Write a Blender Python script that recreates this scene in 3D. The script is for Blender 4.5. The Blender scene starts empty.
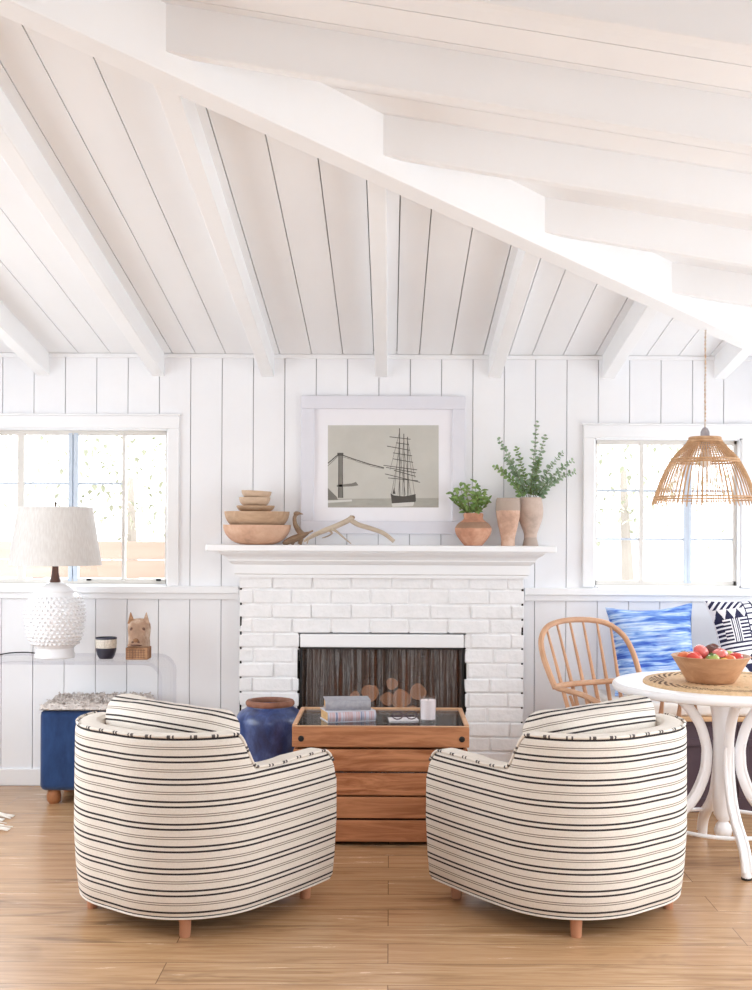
import bpy, bmesh, math, random
from mathutils import Vector, Matrix, Euler, noise
random.seed(7)
PI = math.pi
SC = bpy.context.scene
COL = SC.collection

# ------------------------------------------------------------------ camera frame (752x990)
F, CX, CY, H, D, ROLL = 1190.0, 390.0, 532.0, 1.371, 6.4, math.radians(0.28)
def W(px, py, y):
    """world point seen at a photo pixel, at depth y"""
    a, b = px - CX, py - CY
    c, s = math.cos(ROLL), math.sin(ROLL)
    a, b = a*c + b*s, -a*s + b*c
    return Vector((a*y/F, y, H - b*y/F))
def X(px, y=D): return (px - CX)*y/F
def Z(py, y=D): return H - (py - CY)*y/F

cam = bpy.data.cameras.new('camera'); co = bpy.data.objects.new('camera', cam); COL.objects.link(co)
co.location = (0, 0, H); co.rotation_euler = (PI/2, -ROLL, 0)
cam.sensor_width = 36; cam.lens = F*36/990
cam.shift_x = -(CX-376)/990; cam.shift_y = (CY-495)/990
cam.clip_start = .05; cam.clip_end = 200
SC.camera = co

# ------------------------------------------------------------------ materials
def lin(c):
    return tuple(((v/255)/12.92 if v/255 <= .04045 else ((v/255+.055)/1.055)**2.4) for v in c) + (1,)
class NT:
    """tiny helper to wire shader nodes"""
    def __init__(s, name):
        s.m = bpy.data.materials.new(name); s.m.use_nodes = True
        s.t = s.m.node_tree; s.n = s.t.nodes; s.l = s.t.links
        s.b = s.n['Principled BSDF']; s.out = s.n['Material Output']
    def new(s, typ, **kw):
        n = s.n.new(typ)
        for k, v in kw.items(): setattr(n, k, v)
        return n
    def put(s, sock, v):
        if hasattr(v, 'is_linked') or isinstance(v, bpy.types.NodeSocket): s.l.new(v, sock)
        else: sock.default_value = v
    def coord(s, scale=(1,1,1), loc=(0,0,0), rot=(0,0,0), kind='Object'):
        t = s.new('ShaderNodeTexCoord'); m = s.new('ShaderNodeMapping')
        s.l.new(t.outputs[kind], m.inputs[0])
        m.inputs['Scale'].default_value = scale; m.inputs['Location'].default_value = loc; m.inputs['Rotation'].default_value = rot
        return m.outputs[0]
    def math(s, op, a, b=0.0, c=0.0):
        n = s.new('ShaderNodeMath', operation=op); s.put(n.inputs[0], a); s.put(n.inputs[1], b); s.put(n.inputs[2], c); return n.outputs[0]
    def noise(s, vec, scale=5, detail=4, rough=.5, dist=0):
        n = s.new('ShaderNodeTexNoise'); s.l.new(vec, n.inputs['Vector'])
        n.inputs['Scale'].default_value = scale; n.inputs['Detail'].default_value = detail
        n.inputs['Roughness'].default_value = rough; n.inputs['Distortion'].default_value = dist
        return n.outputs['Fac']
    def ramp(s, fac, stops, interp='LINEAR'):
        n = s.new('ShaderNodeValToRGB'); s.l.new(fac, n.inputs[0]); r = n.color_ramp; r.interpolation = interp
        while len(r.elements) < len(stops): r.elements.new(.5)
        for e, (p, c) in zip(r.elements, stops):
            e.position = p; e.color = lin(c) if len(c) == 3 else c
        return n.outputs[0]
    def mix(s, fac, a, b, mode='MIX'):
        n = s.new('ShaderNodeMix', data_type='RGBA', blend_type=mode)
        s.put(n.inputs[0], fac); s.put(n.inputs[6], lin(a) if isinstance(a, tuple) and len(a) == 3 else a); s.put(n.inputs[7], lin(b) if isinstance(b, tuple) and len(b) == 3 else b)
        return n.outputs[2]
    def bump(s, h, strength=.2, dist=.01):
        n = s.new('ShaderNodeBump'); s.l.new(h, n.inputs['Height']); n.inputs['Strength'].default_value = strength; n.inputs['Distance'].default_value = dist
        s.l.new(n.outputs[0], s.b.inputs['Normal'])
    def col(s, c): s.put(s.b.inputs['Base Color'], lin(c) if isinstance(c, tuple) and len(c) == 3 else c)
    def set(s, **kw):
        for k, v in kw.items(): s.b.inputs[k.replace('_', ' ')].default_value = v
def paint(name, c, c2=None, rough=.5, scale=6, spec=.3, bump=0, bscale=40, metallic=0, stretch=(1,1,1)):
    n = NT(name); v = n.coord(stretch)
    c2 = c2 or tuple(max(0, x-8) for x in c)
    n.col(n.ramp(n.noise(v, scale, 5, .6), [(.35, c), (.7, c2)]))
    n.set(Roughness=rough, Specular_IOR_Level=spec, Metallic=metallic)
    if bump: n.bump(n.noise(v, bscale, 4), bump, .004)
    return n.m
def wood(name, c, c2, axis=0, rough=.5, scale=18, spec=.3, bump=.1, stretch=.07, lo=.3, hi=.62):
    n = NT(name); sc = [1, 1, 1]; sc[axis] = stretch
    v = n.coord(tuple(sc))
    g = n.noise(v, scale, 8, .65, .6)
    k = n.noise(n.coord(tuple(.5+.5*x for x in sc)), 3.5, 3)
    base = n.ramp(g, [(lo, c2), (hi, c)])
    oi = n.new('ShaderNodeObjectInfo')
    base = n.mix(n.math('MULTIPLY', oi.outputs['Random'], .45), base, tuple(int(x*.86) for x in c))
    n.col(n.mix(n.math('MULTIPLY', k, .55), base, n.ramp(g, [(.3, tuple(int(x*.72) for x in c2)), (.7, c2)])))
    n.set(Roughness=rough, Specular_IOR_Level=spec); n.bump(g, bump, .003)
    return n.m
def thin_glass(name, tint=(1,1,1,1), refl=.04, graze=.9, rough=.02):
    n = NT(name); n.n.remove(n.b)
    tr = n.new('ShaderNodeBsdfTransparent'); tr.inputs[0].default_value = tint
    gl = n.new('ShaderNodeBsdfGlossy'); gl.inputs['Roughness'].default_value = rough
    lw = n.new('ShaderNodeLayerWeight'); f = n.math('MULTIPLY_ADD', n.math('POWER', lw.outputs['Facing'], 4.0), graze, refl)
    mx = n.new('ShaderNodeMixShader'); n.l.new(f, mx.inputs[0]); n.l.new(tr.outputs[0], mx.inputs[1]); n.l.new(gl.outputs[0], mx.inputs[2])
    n.l.new(mx.outputs[0], n.out.inputs[0]); return n.m

M = {}
M['white'] = paint('white_wall_paint', (241,242,244), (238,239,242), .42, 3, .35)
M['groove'] = paint('white_groove_paint', (186,185,188), (172,171,174), .7, 8, .2)
M['ceil'] = paint('white_ceiling_paint', (246,247,248), (240,241,243), .5, 2.2, .3, stretch=(1,.3,1))
M['beam'] = paint('white_beam_paint', (246,247,248), (243,244,245), .45, 3, .3)
M['trim'] = paint('white_trim_paint', (243,244,245), (240,241,243), .35, 4, .4)
M['brick'] = paint('white_brick_paint', (243,243,244), (235,236,237), .6, 14, .25, .9, 45)
M['frame_grey'] = paint('pale_grey_frame_paint', (226,226,233), (220,220,228), .45, 4, .3)
M['sash'] = paint('sash_paint', (224,220,214), (216,212,206), .5, 5, .3)
M['alu'] = paint('pale_blue_grey_sash', (202,212,224), (194,204,216), .4, 5, .4)
M['black'] = paint('black_iron', (30,28,28), (22,20,20), .5, 20, .4)
M['gapdark'] = paint('dark_gap', (40,36,34), (26,24,22), .9, 20, .1)
M['glass'] = thin_glass('window_glass')
M['tglass'] = thin_glass('table_glass', (.9,.92,.92,1), .16, .8)
M['acrylic'] = thin_glass('clear_acrylic', (.985,.985,.99,1), .02, .25, .05)
M['acrylic_edge'] = thin_glass('clear_acrylic_edge', (.92,.92,.945,1), .03, .2, .2)

def floor_mat():
    n = NT('oak_plank_floor'); v = n.coord()
    def brick(c1, c2, mo, ms):
        b = n.new('ShaderNodeTexBrick'); n.l.new(v, b.inputs['Vector'])
        b.inputs['Scale'].default_value = 1; b.inputs['Brick Width'].default_value = 1.9; b.inputs['Row Height'].default_value = .18
        b.inputs['Mortar Size'].default_value = ms; b.inputs['Mortar Smooth'].default_value = .1; b.offset = .37; b.offset_frequency = 2
        b.inputs['Color1'].default_value = c1; b.inputs['Color2'].default_value = c2; b.inputs['Mortar'].default_value = mo
        b.inputs['Bias'].default_value = 0
        return b
    tone = brick((0,0,0,1), (1,1,1,1), (.5,.5,.5,1), 0.0)
    gap = brick((1,1,1,1), (1,1,1,1), (0,0,0,1), .0016)
    # shift the grain by plank tone so that neighbours differ
    sep = n.new('ShaderNodeVectorMath', operation='MULTIPLY_ADD')
    n.l.new(tone.outputs['Color'], sep.inputs[0]); sep.inputs[1].default_value = (7.3, 3.1, 0); n.l.new(v, sep.inputs[2])
    mp = n.new('ShaderNodeMapping'); n.l.new(sep.outputs[0], mp.inputs[0]); mp.inputs['Scale'].default_value = (.09, 1, 1)
    g = n.noise(mp.outputs[0], 26, 8, .65, .8)
    mp2 = n.new('ShaderNodeMapping'); n.l.new(sep.outputs[0], mp2.inputs[0]); mp2.inputs['Scale'].default_value = (.22, 1, 1)
    knots = n.noise(mp2.outputs[0], 4.5, 4, .6, 1.0)
    c = n.ramp(g, [(.28, (144,108,76)), (.5, (182,145,107)), (.75, (208,175,138))])
    c = n.mix(n.math('MULTIPLY', tone.outputs['Color'], .6), c, (188,148,110))
    c = n.mix(n.math('MULTIPLY', n.ramp(knots, [(.57, (0,0,0)), (.70, (255,255,255))]), .7), c, (112,86,66))
    c = n.mix(n.math('MULTIPLY', n.math('SUBTRACT', 1.0, gap.outputs['Color']), .75), c, (96,72,52))
    n.col(c); n.set(Specular_IOR_Level=.5)
    n.put(n.b.inputs['Roughness'], n.math('MULTIPLY_ADD', g, .16, .17))
    n.bump(gap.outputs['Color'], .25, .003)
    return n.m
M['floor'] = floor_mat()

def stripe_mat(phase, name='ticking_stripe_fabric', period=.0747, wav=.0, lean=0.0):
    n = NT(name); v = n.coord(); sp = n.new('ShaderNodeSeparateXYZ'); n.l.new(v, sp.inputs[0])
    z = sp.outputs['Z']
    wn = n.noise(v, 5, 2); z = n.math('MULTIPLY_ADD', wn, wav, n.math('MULTIPLY_ADD', sp.outputs['X'], lean, z))
    t = n.math('FRACT', n.math('MULTIPLY_ADD', z, 1/period, -phase/period + 10.5))     # bold pair centred at .5
    u = n.math('MULTIPLY', n.math('SUBTRACT', t, .5), period)
    au = n.math('ABSOLUTE', u)
    bold = n.math('LESS_THAN', n.math('ABSOLUTE', n.math('SUBTRACT', au, .0086)), .0034)
    thin = n.math('LESS_THAN', n.math('ABSOLUTE', n.math('SUBTRACT', au, period/2-.0036)), .0017)
    wv = n.noise(n.coord((1,1,1)), 180, 2)
    base = n.ramp(wv, [(.3, (216,208,198)), (.7, (224,217,208))])
    c = n.mix(thin, base, (134,124,114)); c = n.mix(bold, c, (60,56,57))
    n.col(c); n.set(Roughness=.9, Specular_IOR_Level=.1); n.bump(wv, .15, .002)
    return n.m
M['stripe'] = stripe_mat(.161)
M['stripe_c'] = stripe_mat(.553, 'ticking_stripe_cushion_fabric', .0747, .006, .3)
M['cream'] = paint('cream_cotton', (226,219,210), (220,213,203), .9, 60, .1, .15, 180)
M['darkdash'] = paint('charcoal_thread', (98,92,90), (84,78,76), .9, 40, .1)

# ------------------------------------------------------------------ mesh building
class MB:
    def __init__(s): s.v, s.f, s.mi, s.sm = [], [], [], []
    def add(s, vs, fs, mat=0, smooth=False, T=None):
        o = len(s.v)
        s.v += [tuple(T @ Vector(p)) if T else tuple(p) for p in vs]
        for f in fs:
            s.f.append([i+o for i in f]); s.mi.append(mat); s.sm.append(smooth)
        return s
    def box(s, x0, x1, y0, y1, z0, z1, mat=0, T=None):
        vs = [(x0,y0,z0),(x1,y0,z0),(x1,y1,z0),(x0,y1,z0),(x0,y0,z1),(x1,y0,z1),(x1,y1,z1),(x0,y1,z1)]
        return s.add(vs, [(0,3,2,1),(4,5,6,7),(0,1,5,4),(1,2,6,5),(2,3,7,6),(3,0,4,7)], mat, False, T)
    def hexa(s, vs, mat=0): return s.add(vs, [(0,3,2,1),(4,5,6,7),(0,1,5,4),(1,2,6,5),(2,3,7,6),(3,0,4,7)], mat)
    def lathe(s, prof, n=32, T=None, mat=0, smooth=True, cap=True, mats=None):
        k = len(prof); vs = [(r*math.cos(2*PI*i/n), r*math.sin(2*PI*i/n), z) for r, z in prof for i in range(n)]
        for j in range(k-1):
            s.add([], [], 0); 
        o = len(s.v); s.v += [tuple(T @ Vector(p)) if T else p for p in vs]
        for j in range(k-1):
            for i in range(n):
                a, b = o+j*n+i, o+j*n+(i+1) % n
                s.f.append([a, b, b+n, a+n]); s.mi.append(mats[j] if mats else mat); s.sm.append(smooth)
        if cap:
            if prof[0][0] > 1e-6: s.f.append([o+i for i in range(n)][::-1]); s.mi.append(mats[0] if mats else mat); s.sm.append(False)
            if prof[-1][0] > 1e-6: s.f.append([o+(k-1)*n+i for i in range(n)]); s.mi.append(mats[-1] if mats else mat); s.sm.append(False)
        return s
    def tube(s, pts, r, n=8, mat=0, smooth=True, cap=True, sq=(1,1), up=None, closed=False, mats=None):
        pts = [Vector(p) for p in pts]; N = len(pts)
        rs = r if isinstance(r, (list, tuple)) else [r]*N
        rings = []; prev = None
        for i, p in enumerate(pts):
            if closed: t = pts[(i+1) % N] - pts[i-1]
            else: t = pts[min(i+1, N-1)] - pts[max(i-1, 0)]
            t.normalize()
            if prev is None:
                a = Vector(up) if up else (Vector((0,0,1)) if abs(t.z) < .9 else Vector((1,0,0)))
            else: a = prev
            a = (a - t*a.dot(t)).normalized(); prev = a; b = t.cross(a)
            rings.append([p + (a*math.cos(2*PI*j/n)*sq[0] + b*math.sin(2*PI*j/n)*sq[1])*rs[i] for j in range(n)])
        o = len(s.v); s.v += [tuple(q) for rg in rings for q in rg]
        for i in range(N if closed else N-1):
            i2 = (i+1) % N
            for j in range(n):
                j2 = (j+1) % n
                s.f.append([o+i*n+j, o+i*n+j2, o+i2*n+j2, o+i2*n+j]); s.mi.append(mats[i] if mats else mat); s.sm.append(smooth)
        if cap and not closed:
            s.f.append([o+j for j in range(n)][::-1]); s.mi.append(mat); s.sm.append(False)
            s.f.append([o+(N-1)*n+j for j in range(n)]); s.mi.append(mat); s.sm.append(False)
        return s
    def ball(s, c, r, mat=0, n=16, m=10, sc=(1,1,1), rot=None):
        R = Matrix.Translation(c) @ (rot.to_matrix().to_4x4() if rot else Matrix()) @ Matrix.Diagonal((r*sc[0], r*sc[1], r*sc[2], 1))
        return s.lathe([(max(1e-4, math.sin(PI*j/m)), -math.cos(PI*j/m)) for j in range(m+1)], n, R, mat, True, False)
    def grid(s, rows, mat=0, smooth=True, closed_u=False, fn=None):
        o = len(s.v); R, C = len(rows), len(rows[0])
        s.v += [tuple(p) for r in rows for p in r]
        for i in range(R-1):
            for j in range(C if closed_u else C-1):
                j2 = (j+1) % C
                s.f.append([o+i*C+j, o+i*C+j2, o+(i+1)*C+j2, o+(i+1)*C+j]); s.mi.append(fn(i, j) if fn else mat); s.sm.append(smooth)
        return s
def link(o, parent=None):
    COL.objects.link(o)
    if parent: o.parent = parent
    return o
def mk(name, mb, mats, parent=None, bevel=0, seg=2, angle=35, loc=None, rot=None, subsurf=0, recalc=True):
    me = bpy.data.meshes.new(name); me.from_pydata(mb.v, [], mb.f)
    if not isinstance(mats, (list, tuple)): mats = [mats]
    for m in mats: me.materials.append(m)
    me.polygons.foreach_set('material_index', mb.mi); me.polygons.foreach_set('use_smooth', mb.sm)
    me.update()
    if recalc:
        b = bmesh.new(); b.from_mesh(me); bmesh.ops.recalc_face_normals(b, faces=b.faces); b.to_mesh(me); b.free()
    if any(mb.sm): me.set_sharp_from_angle(angle=math.radians(angle))
    o = bpy.data.objects.new(name, me); link(o, parent)
    if loc is not None: o.location = loc
    if rot is not None: o.rotation_euler = rot
    if bevel:
        m = o.modifiers.new('bevel', 'BEVEL'); m.width = bevel; m.segments = seg; m.limit_method = 'ANGLE'; m.angle_limit = math.radians(40)
    if subsurf:
        m = o.modifiers.new('subdivision', 'SUBSURF'); m.levels = m.render_levels = subsurf
    return o
def tag(o, label=None, cat=None, group=None, kind=None):
    if label: o['label'] = label
    if cat: o['category'] = cat
    if group: o['group'] = group
    if kind: o['kind'] = kind
    return o
def thing(name, label, cat, loc=(0,0,0), rz=0, group=None, kind=None):
    o = bpy.data.objects.new(name, None); o.empty_display_size = .05; link(o)
    o.location = loc; o.rotation_euler = (0, 0, rz)
    return tag(o, label, cat, group, kind)
def copy_tree(o, parent=None):
    c = o.copy(); COL.objects.link(c)
    if parent: c.parent = parent
    for ch in list(o.children): copy_tree(ch, c)
    return c
def struct(name, mb, mats, label, cat, **kw):
    return tag(mk(name, mb, mats, **kw), label, cat, kind='structure')
def bez(p0, p1, p2, p3, n=12):
    p0, p1, p2, p3 = map(Vector, (p0, p1, p2, p3))
    return [p0*(1-t)**3 + p1*3*t*(1-t)**2 + p2*3*t*t*(1-t) + p3*t**3 for t in [i/n for i in range(n+1)]]
def spline(pts, n=8):
    pts = [Vector(p) for p in pts]; out = []
    for i in range(len(pts)-1):
        a, b = pts[max(i-1, 0)], pts[i]; c, d = pts[i+1], pts[min(i+2, len(pts)-1)]
        for k in range(n):
            t = k/n
            out.append(.5*((2*b) + (c-a)*t + (2*a-5*b+4*c-d)*t*t + (3*b-a-3*c+d)*t**3))
    out.append(pts[-1]); return out
def lerp(tab, x):
    if x <= tab[0][0]: return tab[0][1]
    for (a, va), (b, vb) in zip(tab, tab[1:]):
        if x <= b: return va + (vb-va)*(x-a)/(b-a)
    return tab[-1][1]

# ------------------------------------------------------------------ room shell
XL, XR, YB = -2.75, 2.47, -1.6           # left wall, right wall, rear wall
ZC, SL = 2.323, .158                     # wall top, roof pitch
HIP = 3.93                               # the hip runs along x = y - HIP
def zback(y): return ZC + SL*(D - y)
def zright(x): return ZC + SL*(XR - x)

struct('floor', MB().box(XL-.1, XR+.1, YB-.1, D+.1, -.1, 0), M['floor'], 'wide oak plank floor with knots and soft window glare', 'floor')

WL = (-2.5, X(167.6), Z(587), Z(430))            # window openings x0 x1 z0 z1
WR = (X(594), X(741), Z(586), Z(437))
FB = (X(300.6,6.3), X(464.5,6.3), 0, Z(634,6.3)) # firebox opening
def subtract(z0, z1, xm, holes):
    iv = [(z0, z1)]
    for h in holes:
        if h[0] < xm < h[1]:
            nv = []
            for a, b in iv:
                if h[2] > a: nv.append((a, min(b, h[2])))
                if h[3] < b: nv.append((max(a, h[3]), b))
            iv = [(a, b) for a, b in nv if b-a > 1e-3]
    return iv
def wall_back():
    mb = MB(); holes = [WL, WR, FB]; TOP = ZC + .02
    gro = [X(2 + 31.35*k) for k in range(-5, 32)]
    bp = sorted([g for g in gro if XL < g < XR] + [XL, XR] + [h[i] for h in holes for i in (0, 1)])
    gs = set(round(g, 5) for g in gro)
    for a, b in zip(bp, bp[1:]):
        if b - a < 1e-4: continue
        ga = .0021 if round(a, 5) in gs else 0; gb = .0021 if round(b, 5) in gs else 0
        for z0, z1 in subtract(0, TOP, (a+b)/2, holes):
            mb.box(a+ga, b-gb, D, D+.012, z0, z1, 0)          # the planks
            mb.box(a, b, D+.012, D+.14, z0, z1, 1)            # what the grooves show behind them
    return struct('wall_back', mb, [M['white'], M['groove']], 'white vertical tongue and groove plank wall behind fireplace', 'wall')
wall_back()
def side_wall(name, x0, x1, poly, label, holes=()):
    """plank wall along y; poly gives the top height at y"""
    mb = MB(); bps = sorted(set([YB + .168*k for k in range(int((D-YB)/.168)+1)] + [YB, D] + [h[i] for h in holes for i in (0, 1)]))
    for a, b in zip(bps, bps[1:]):
        za, zb = poly(a), poly(b)
        for z0, z1 in subtract(0, 9, (a+b)/2, holes):
            ta, tb = (za, zb) if z1 > 5 else (z1, z1)
            mb.hexa([(x0,a+.002,z0),(x1,a+.002,z0),(x1,b-.002,z0),(x0,b-.002,z0),(x0,a+.002,ta),(x1,a+.002,ta),(x1,b-.002,tb),(x0,b-.002,tb)])
    return struct(name, mb, M['white'], label, 'wall')
LH = [(2.9, 5.5, .5, 2.1)]
RH = [(1.6, 4.0, .05, 2.05), (4.7, 6.1, .6, 1.85)]
side_wall('wall_left', XL-.12, XL, lambda y: zback(max(y, XL+HIP))+.02, 'white plank wall left of the lamp, outside the picture', LH)
side_wall('wall_right', XR, XR+.12, lambda y: ZC+.02, 'white plank wall right of the dining bench, outside the picture', RH)
# unseen rear wall; its opening is added and sized for light from behind
mbr = MB(); zr = zright(XL)
mbr.box(XL, -1.0, YB-.12, YB, 0, ZC); mbr.box(1.0, XR, YB-.12, YB, 0, ZC); mbr.box(-1.0, 1.0, YB-.12, YB, 0, 1.0)
mbr.hexa([(XL,YB-.12,2.15),(XR,YB-.12,2.15),(XR,YB,2.15),(XL,YB,2.15),(XL,YB-.12,zr),(XR,YB-.12,ZC),(XR,YB,ZC),(XL,YB,zr)])
struct('wall_rear', mbr, M['white'], 'white wall behind the camera with a wide opening added for light', 'wall')

# ceiling boards: one plane falls to the back wall, the other to the right wall, meeting at the hip
mb = MB()
gx = sorted([X(p) for p in (-170,-140,-105,-72,-38,-6,16,47,78,110,141,172,195,225,256,279,311,342,373,396,418.5,450,482,508,531,562,594,620,645,677,708,740,772,804,836)] + [XL, XR])
for a, b in zip(gx, gx[1:]):
    if b-a < .02: continue
    a2, b2 = a+.0022, b-.0022; ya, yb = a+HIP, b+HIP
    vs = []
    for dz in (0, .02):
        vs += [(a2,ya,zback(ya)+dz),(b2,yb,zback(yb)+dz),(b2,D+.02,zback(D+.02)+dz),(a2,D+.02,zback(D+.02)+dz)]
    mb.hexa(vs, 0)
yy = YB
gy = [YB + .155*k for k in range(int((D-YB)/.155)+2)]
for a, b in zip(gy, gy[1:]):
    b = min(b, D); a2, b2 = a+.002, b-.002
    if b-a < .02: continue
    xa, xb = max(XL, a-HIP), max(XL, b-HIP)
    vs = []
    for dz in (0, .02):
        vs += [(xa,a2,zright(xa)+dz),(XR+.02,a2,zright(XR+.02)+dz),(XR+.02,b2,zright(XR+.02)+dz),(xb,b2,zright(xb)+dz)]
    mb.hexa(vs, 0)
# roof deck above the boards, seen only as a dark line in the gaps
def deck(pts):
    vs = [(x, y, z+.022) for x, y, z in pts] + [(x, y, z+.10) for x, y, z in pts]
    mb.add(vs, [tuple(range(len(pts)))[::-1], tuple(range(len(pts), 2*len(pts)))] + [(i, (i+1) % len(pts), len(pts)+(i+1) % len(pts), len(pts)+i) for i in range(len(pts))], 1)
deck([(XL, XL+HIP, zback(XL+HIP)), (XR, XR+HIP, ZC), (XR, D+.1, zback(D+.1)), (XL, D+.1, zback(D+.1))])
deck([(XL, YB-.1, zright(XL)), (XR+.1, YB-.1, zright(XR+.1)), (XR+.1, XR+HIP, zright(XR+.1)), (XL, XL+HIP, zright(XL))])
struct('ceiling', mb, [M['ceil'], M['groove']], 'white board ceiling sloping in two planes to a hip', 'ceiling')

# rafters and hip beam
tn = 0
def beam(vs, label):
    global tn; tn += 1
    struct('trim_%d' % tn, MB().hexa(vs), M['beam'], label, 'beam', bevel=.004)
hw = .033
names = ['leftmost', 'second from the left', 'third from the left', 'fourth from the left, above the picture frame', 'fifth from the left', 'sixth from the left, above the pendant window', 'seventh from the left, right of the pendant cord']
for k, px in enumerate((42.5, 157.5, 267, 380.5, 494, 607.5, 719.5)):
    x = X(px); y1 = D + .01; y0 = x + HIP + .03
    vs = []
    for dz in (-.12, .004):
        vs += [(x-hw, y0-.05, zback(y0-.05)+dz), (x+hw, y0+.02, zback(y0+.02)+dz), (x+hw, y1, zback(y1)+dz), (x-hw, y1, zback(y1)+dz)]
    beam(vs, 'white rafter running to the back wall, ' + names[k])
rn = ['topmost, cut by the top edge', 'second from the top edge', 'third from the top edge', 'fourth from the top edge', 'fifth from the top edge', 'short lowest one']
for k, y in enumerate((2.08, 2.68, 3.28, 3.87, 4.47, 5.09)):
    x0 = y - HIP; x1 = XR + .01
    vs = []
    for dz in (-.13, .004):
        vs += [(x0+.02-hw, y-hw, zright(x0)+dz), (x1, y-hw, zright(x1)+dz), (x1, y+hw, zright(x1)+dz), (x0+.02+hw, y+hw, zright(x0)+dz)]
    beam(vs, 'white rafter sloping down to the right, ' + rn[k])
n_ = Vector((.7071, -.7071, 0)) * .046
pA, pB = Vector((XR+.02, XR+.02+HIP, 0)), Vector((XL-.02, XL-.02+HIP, 0))
vs = []
for dz in (-.195, .0):
    for p in (pA-n_, pB-n_, pB+n_, pA+n_):
        base = pA if p in (pA-n_, pA+n_) else pB
        vs.append((p.x, p.y, zback(base.y)+dz))
beam(vs, 'large white hip beam crossing the ceiling diagonally')
# trims on the back wall
tn += 1; struct('trim_%d' % tn, MB().box(XL, XR, D-.014, D, ZC-.022, ZC), M['trim'], 'thin white strip where the plank wall meets the ceiling', 'trim', bevel=.003)
for a, b, s in ((XL, X(240), 'left'), (X(524), XR, 'right')):
    tn += 1; r = struct('trim_%d' % tn, MB().box(a, b, D-.045, D, Z(594), Z(587)).box(a, b, D-.022, D, Z(600), Z(594)), M['trim'], 'white chair rail and window sill %s of the fireplace' % s, 'trim', bevel=.004)
    struct('baseboard_' + s, MB().box(a, b, D-.018, D, 0, Z(770)), M['trim'], 'white baseboard %s of the fireplace' % s, 'baseboard', bevel=.004)

def window(idx, o, vm, hm, label, hm_range, latches=()):
    x0, x1, z0, z1 = o
    w = thing('window_%d' % idx, label, 'window', ((x0+x1)/2, D, z0), 0, None, 'structure')
    T = Matrix.Translation(-Vector(((x0+x1)/2, D, z0)))
    cw = .062
    c = MB(); c.box(x0-cw, x1+cw, D-.02, D, z1, z1+.068, T=T); c.box(x0-cw, x0, D-.02, D, z0, z1, T=T); c.box(x1, x1+cw, D-.02, D, z0, z1, T=T)
    c.box(x0-cw-.008, x1+cw+.008, D-.027, D, z1+.068, z1+.078, T=T)
    mk('casing', c, M['trim'], w, bevel=.004)
    j = MB(); t = .008
    j.box(x0, x0+t, D, D+.14, z0, z1, T=T); j.box(x1-t, x1, D, D+.14, z0, z1, T=T); j.box(x0, x1, D, D+.14, z1-t, z1, T=T); j.box(x0, x1, D, D+.14, z0, z0+t, T=T)
    mk('jamb', j, M['trim'], w)
    fr = MB(); y0, y1 = D+.055, D+.095
    fr.box(x0+t, x1-t, y0, y1, z0+t, z0+.034, T=T); fr.box(x0+t, x1-t, y0, y1, z1-.03, z1-t, T=T)
    fr.box(x0+t, x0+.026, y0, y1, z0+t, z1-t, T=T); fr.box(x1-.026, x1-t, y0, y1, z0+t, z1-t, T=T)
    mk('window_frame', fr, M['sash'], w, bevel=.003)
    for (a, b, m) in vm:
        mk('mullion', MB().box(a, b, y0-.004, y1, z0+.02, z1-.02, T=T), M[m], w, bevel=.003)
    for z in hm:
        mk('muntin', MB().box(hm_range[0], hm_range[1], y0+.012, y1-.008, z-.006, z+.006, T=T), M['alu'], w)
    mk('pane', MB().box(x0+.02, x1-.02, D+.074, D+.078, z0+.02, z1-.02, T=T), M['glass'], w)
    for xx in latches:
        mk('latch', MB().box(xx-.012, xx+.012, D+.035, D+.055, z0+.024, z0+.037, T=T), M['black'], w, bevel=.003)
    return w
window(1, WL, [(X(14), X(20.5), 'sash'), (X(65.5), X(69.5), 'alu'), (X(70.5), X(75), 'alu'), (X(119.5), X(122.5), 'sash'), (X(-32), X(-26), 'sash')], [Z(484.5)], 'white window with sliding sashes behind the table lamp', (-2.48, X(119)), (X(157), X(87)))
window(2, WR, [(X(641.5), X(645.5), 'sash'), (X(686.5), X(690), 'alu'), (X(690), X(694), 'alu')], [Z(489), Z(538)], 'white grid window behind the rattan pendant', (WR[0]+.02, WR[1]-.02))

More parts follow.
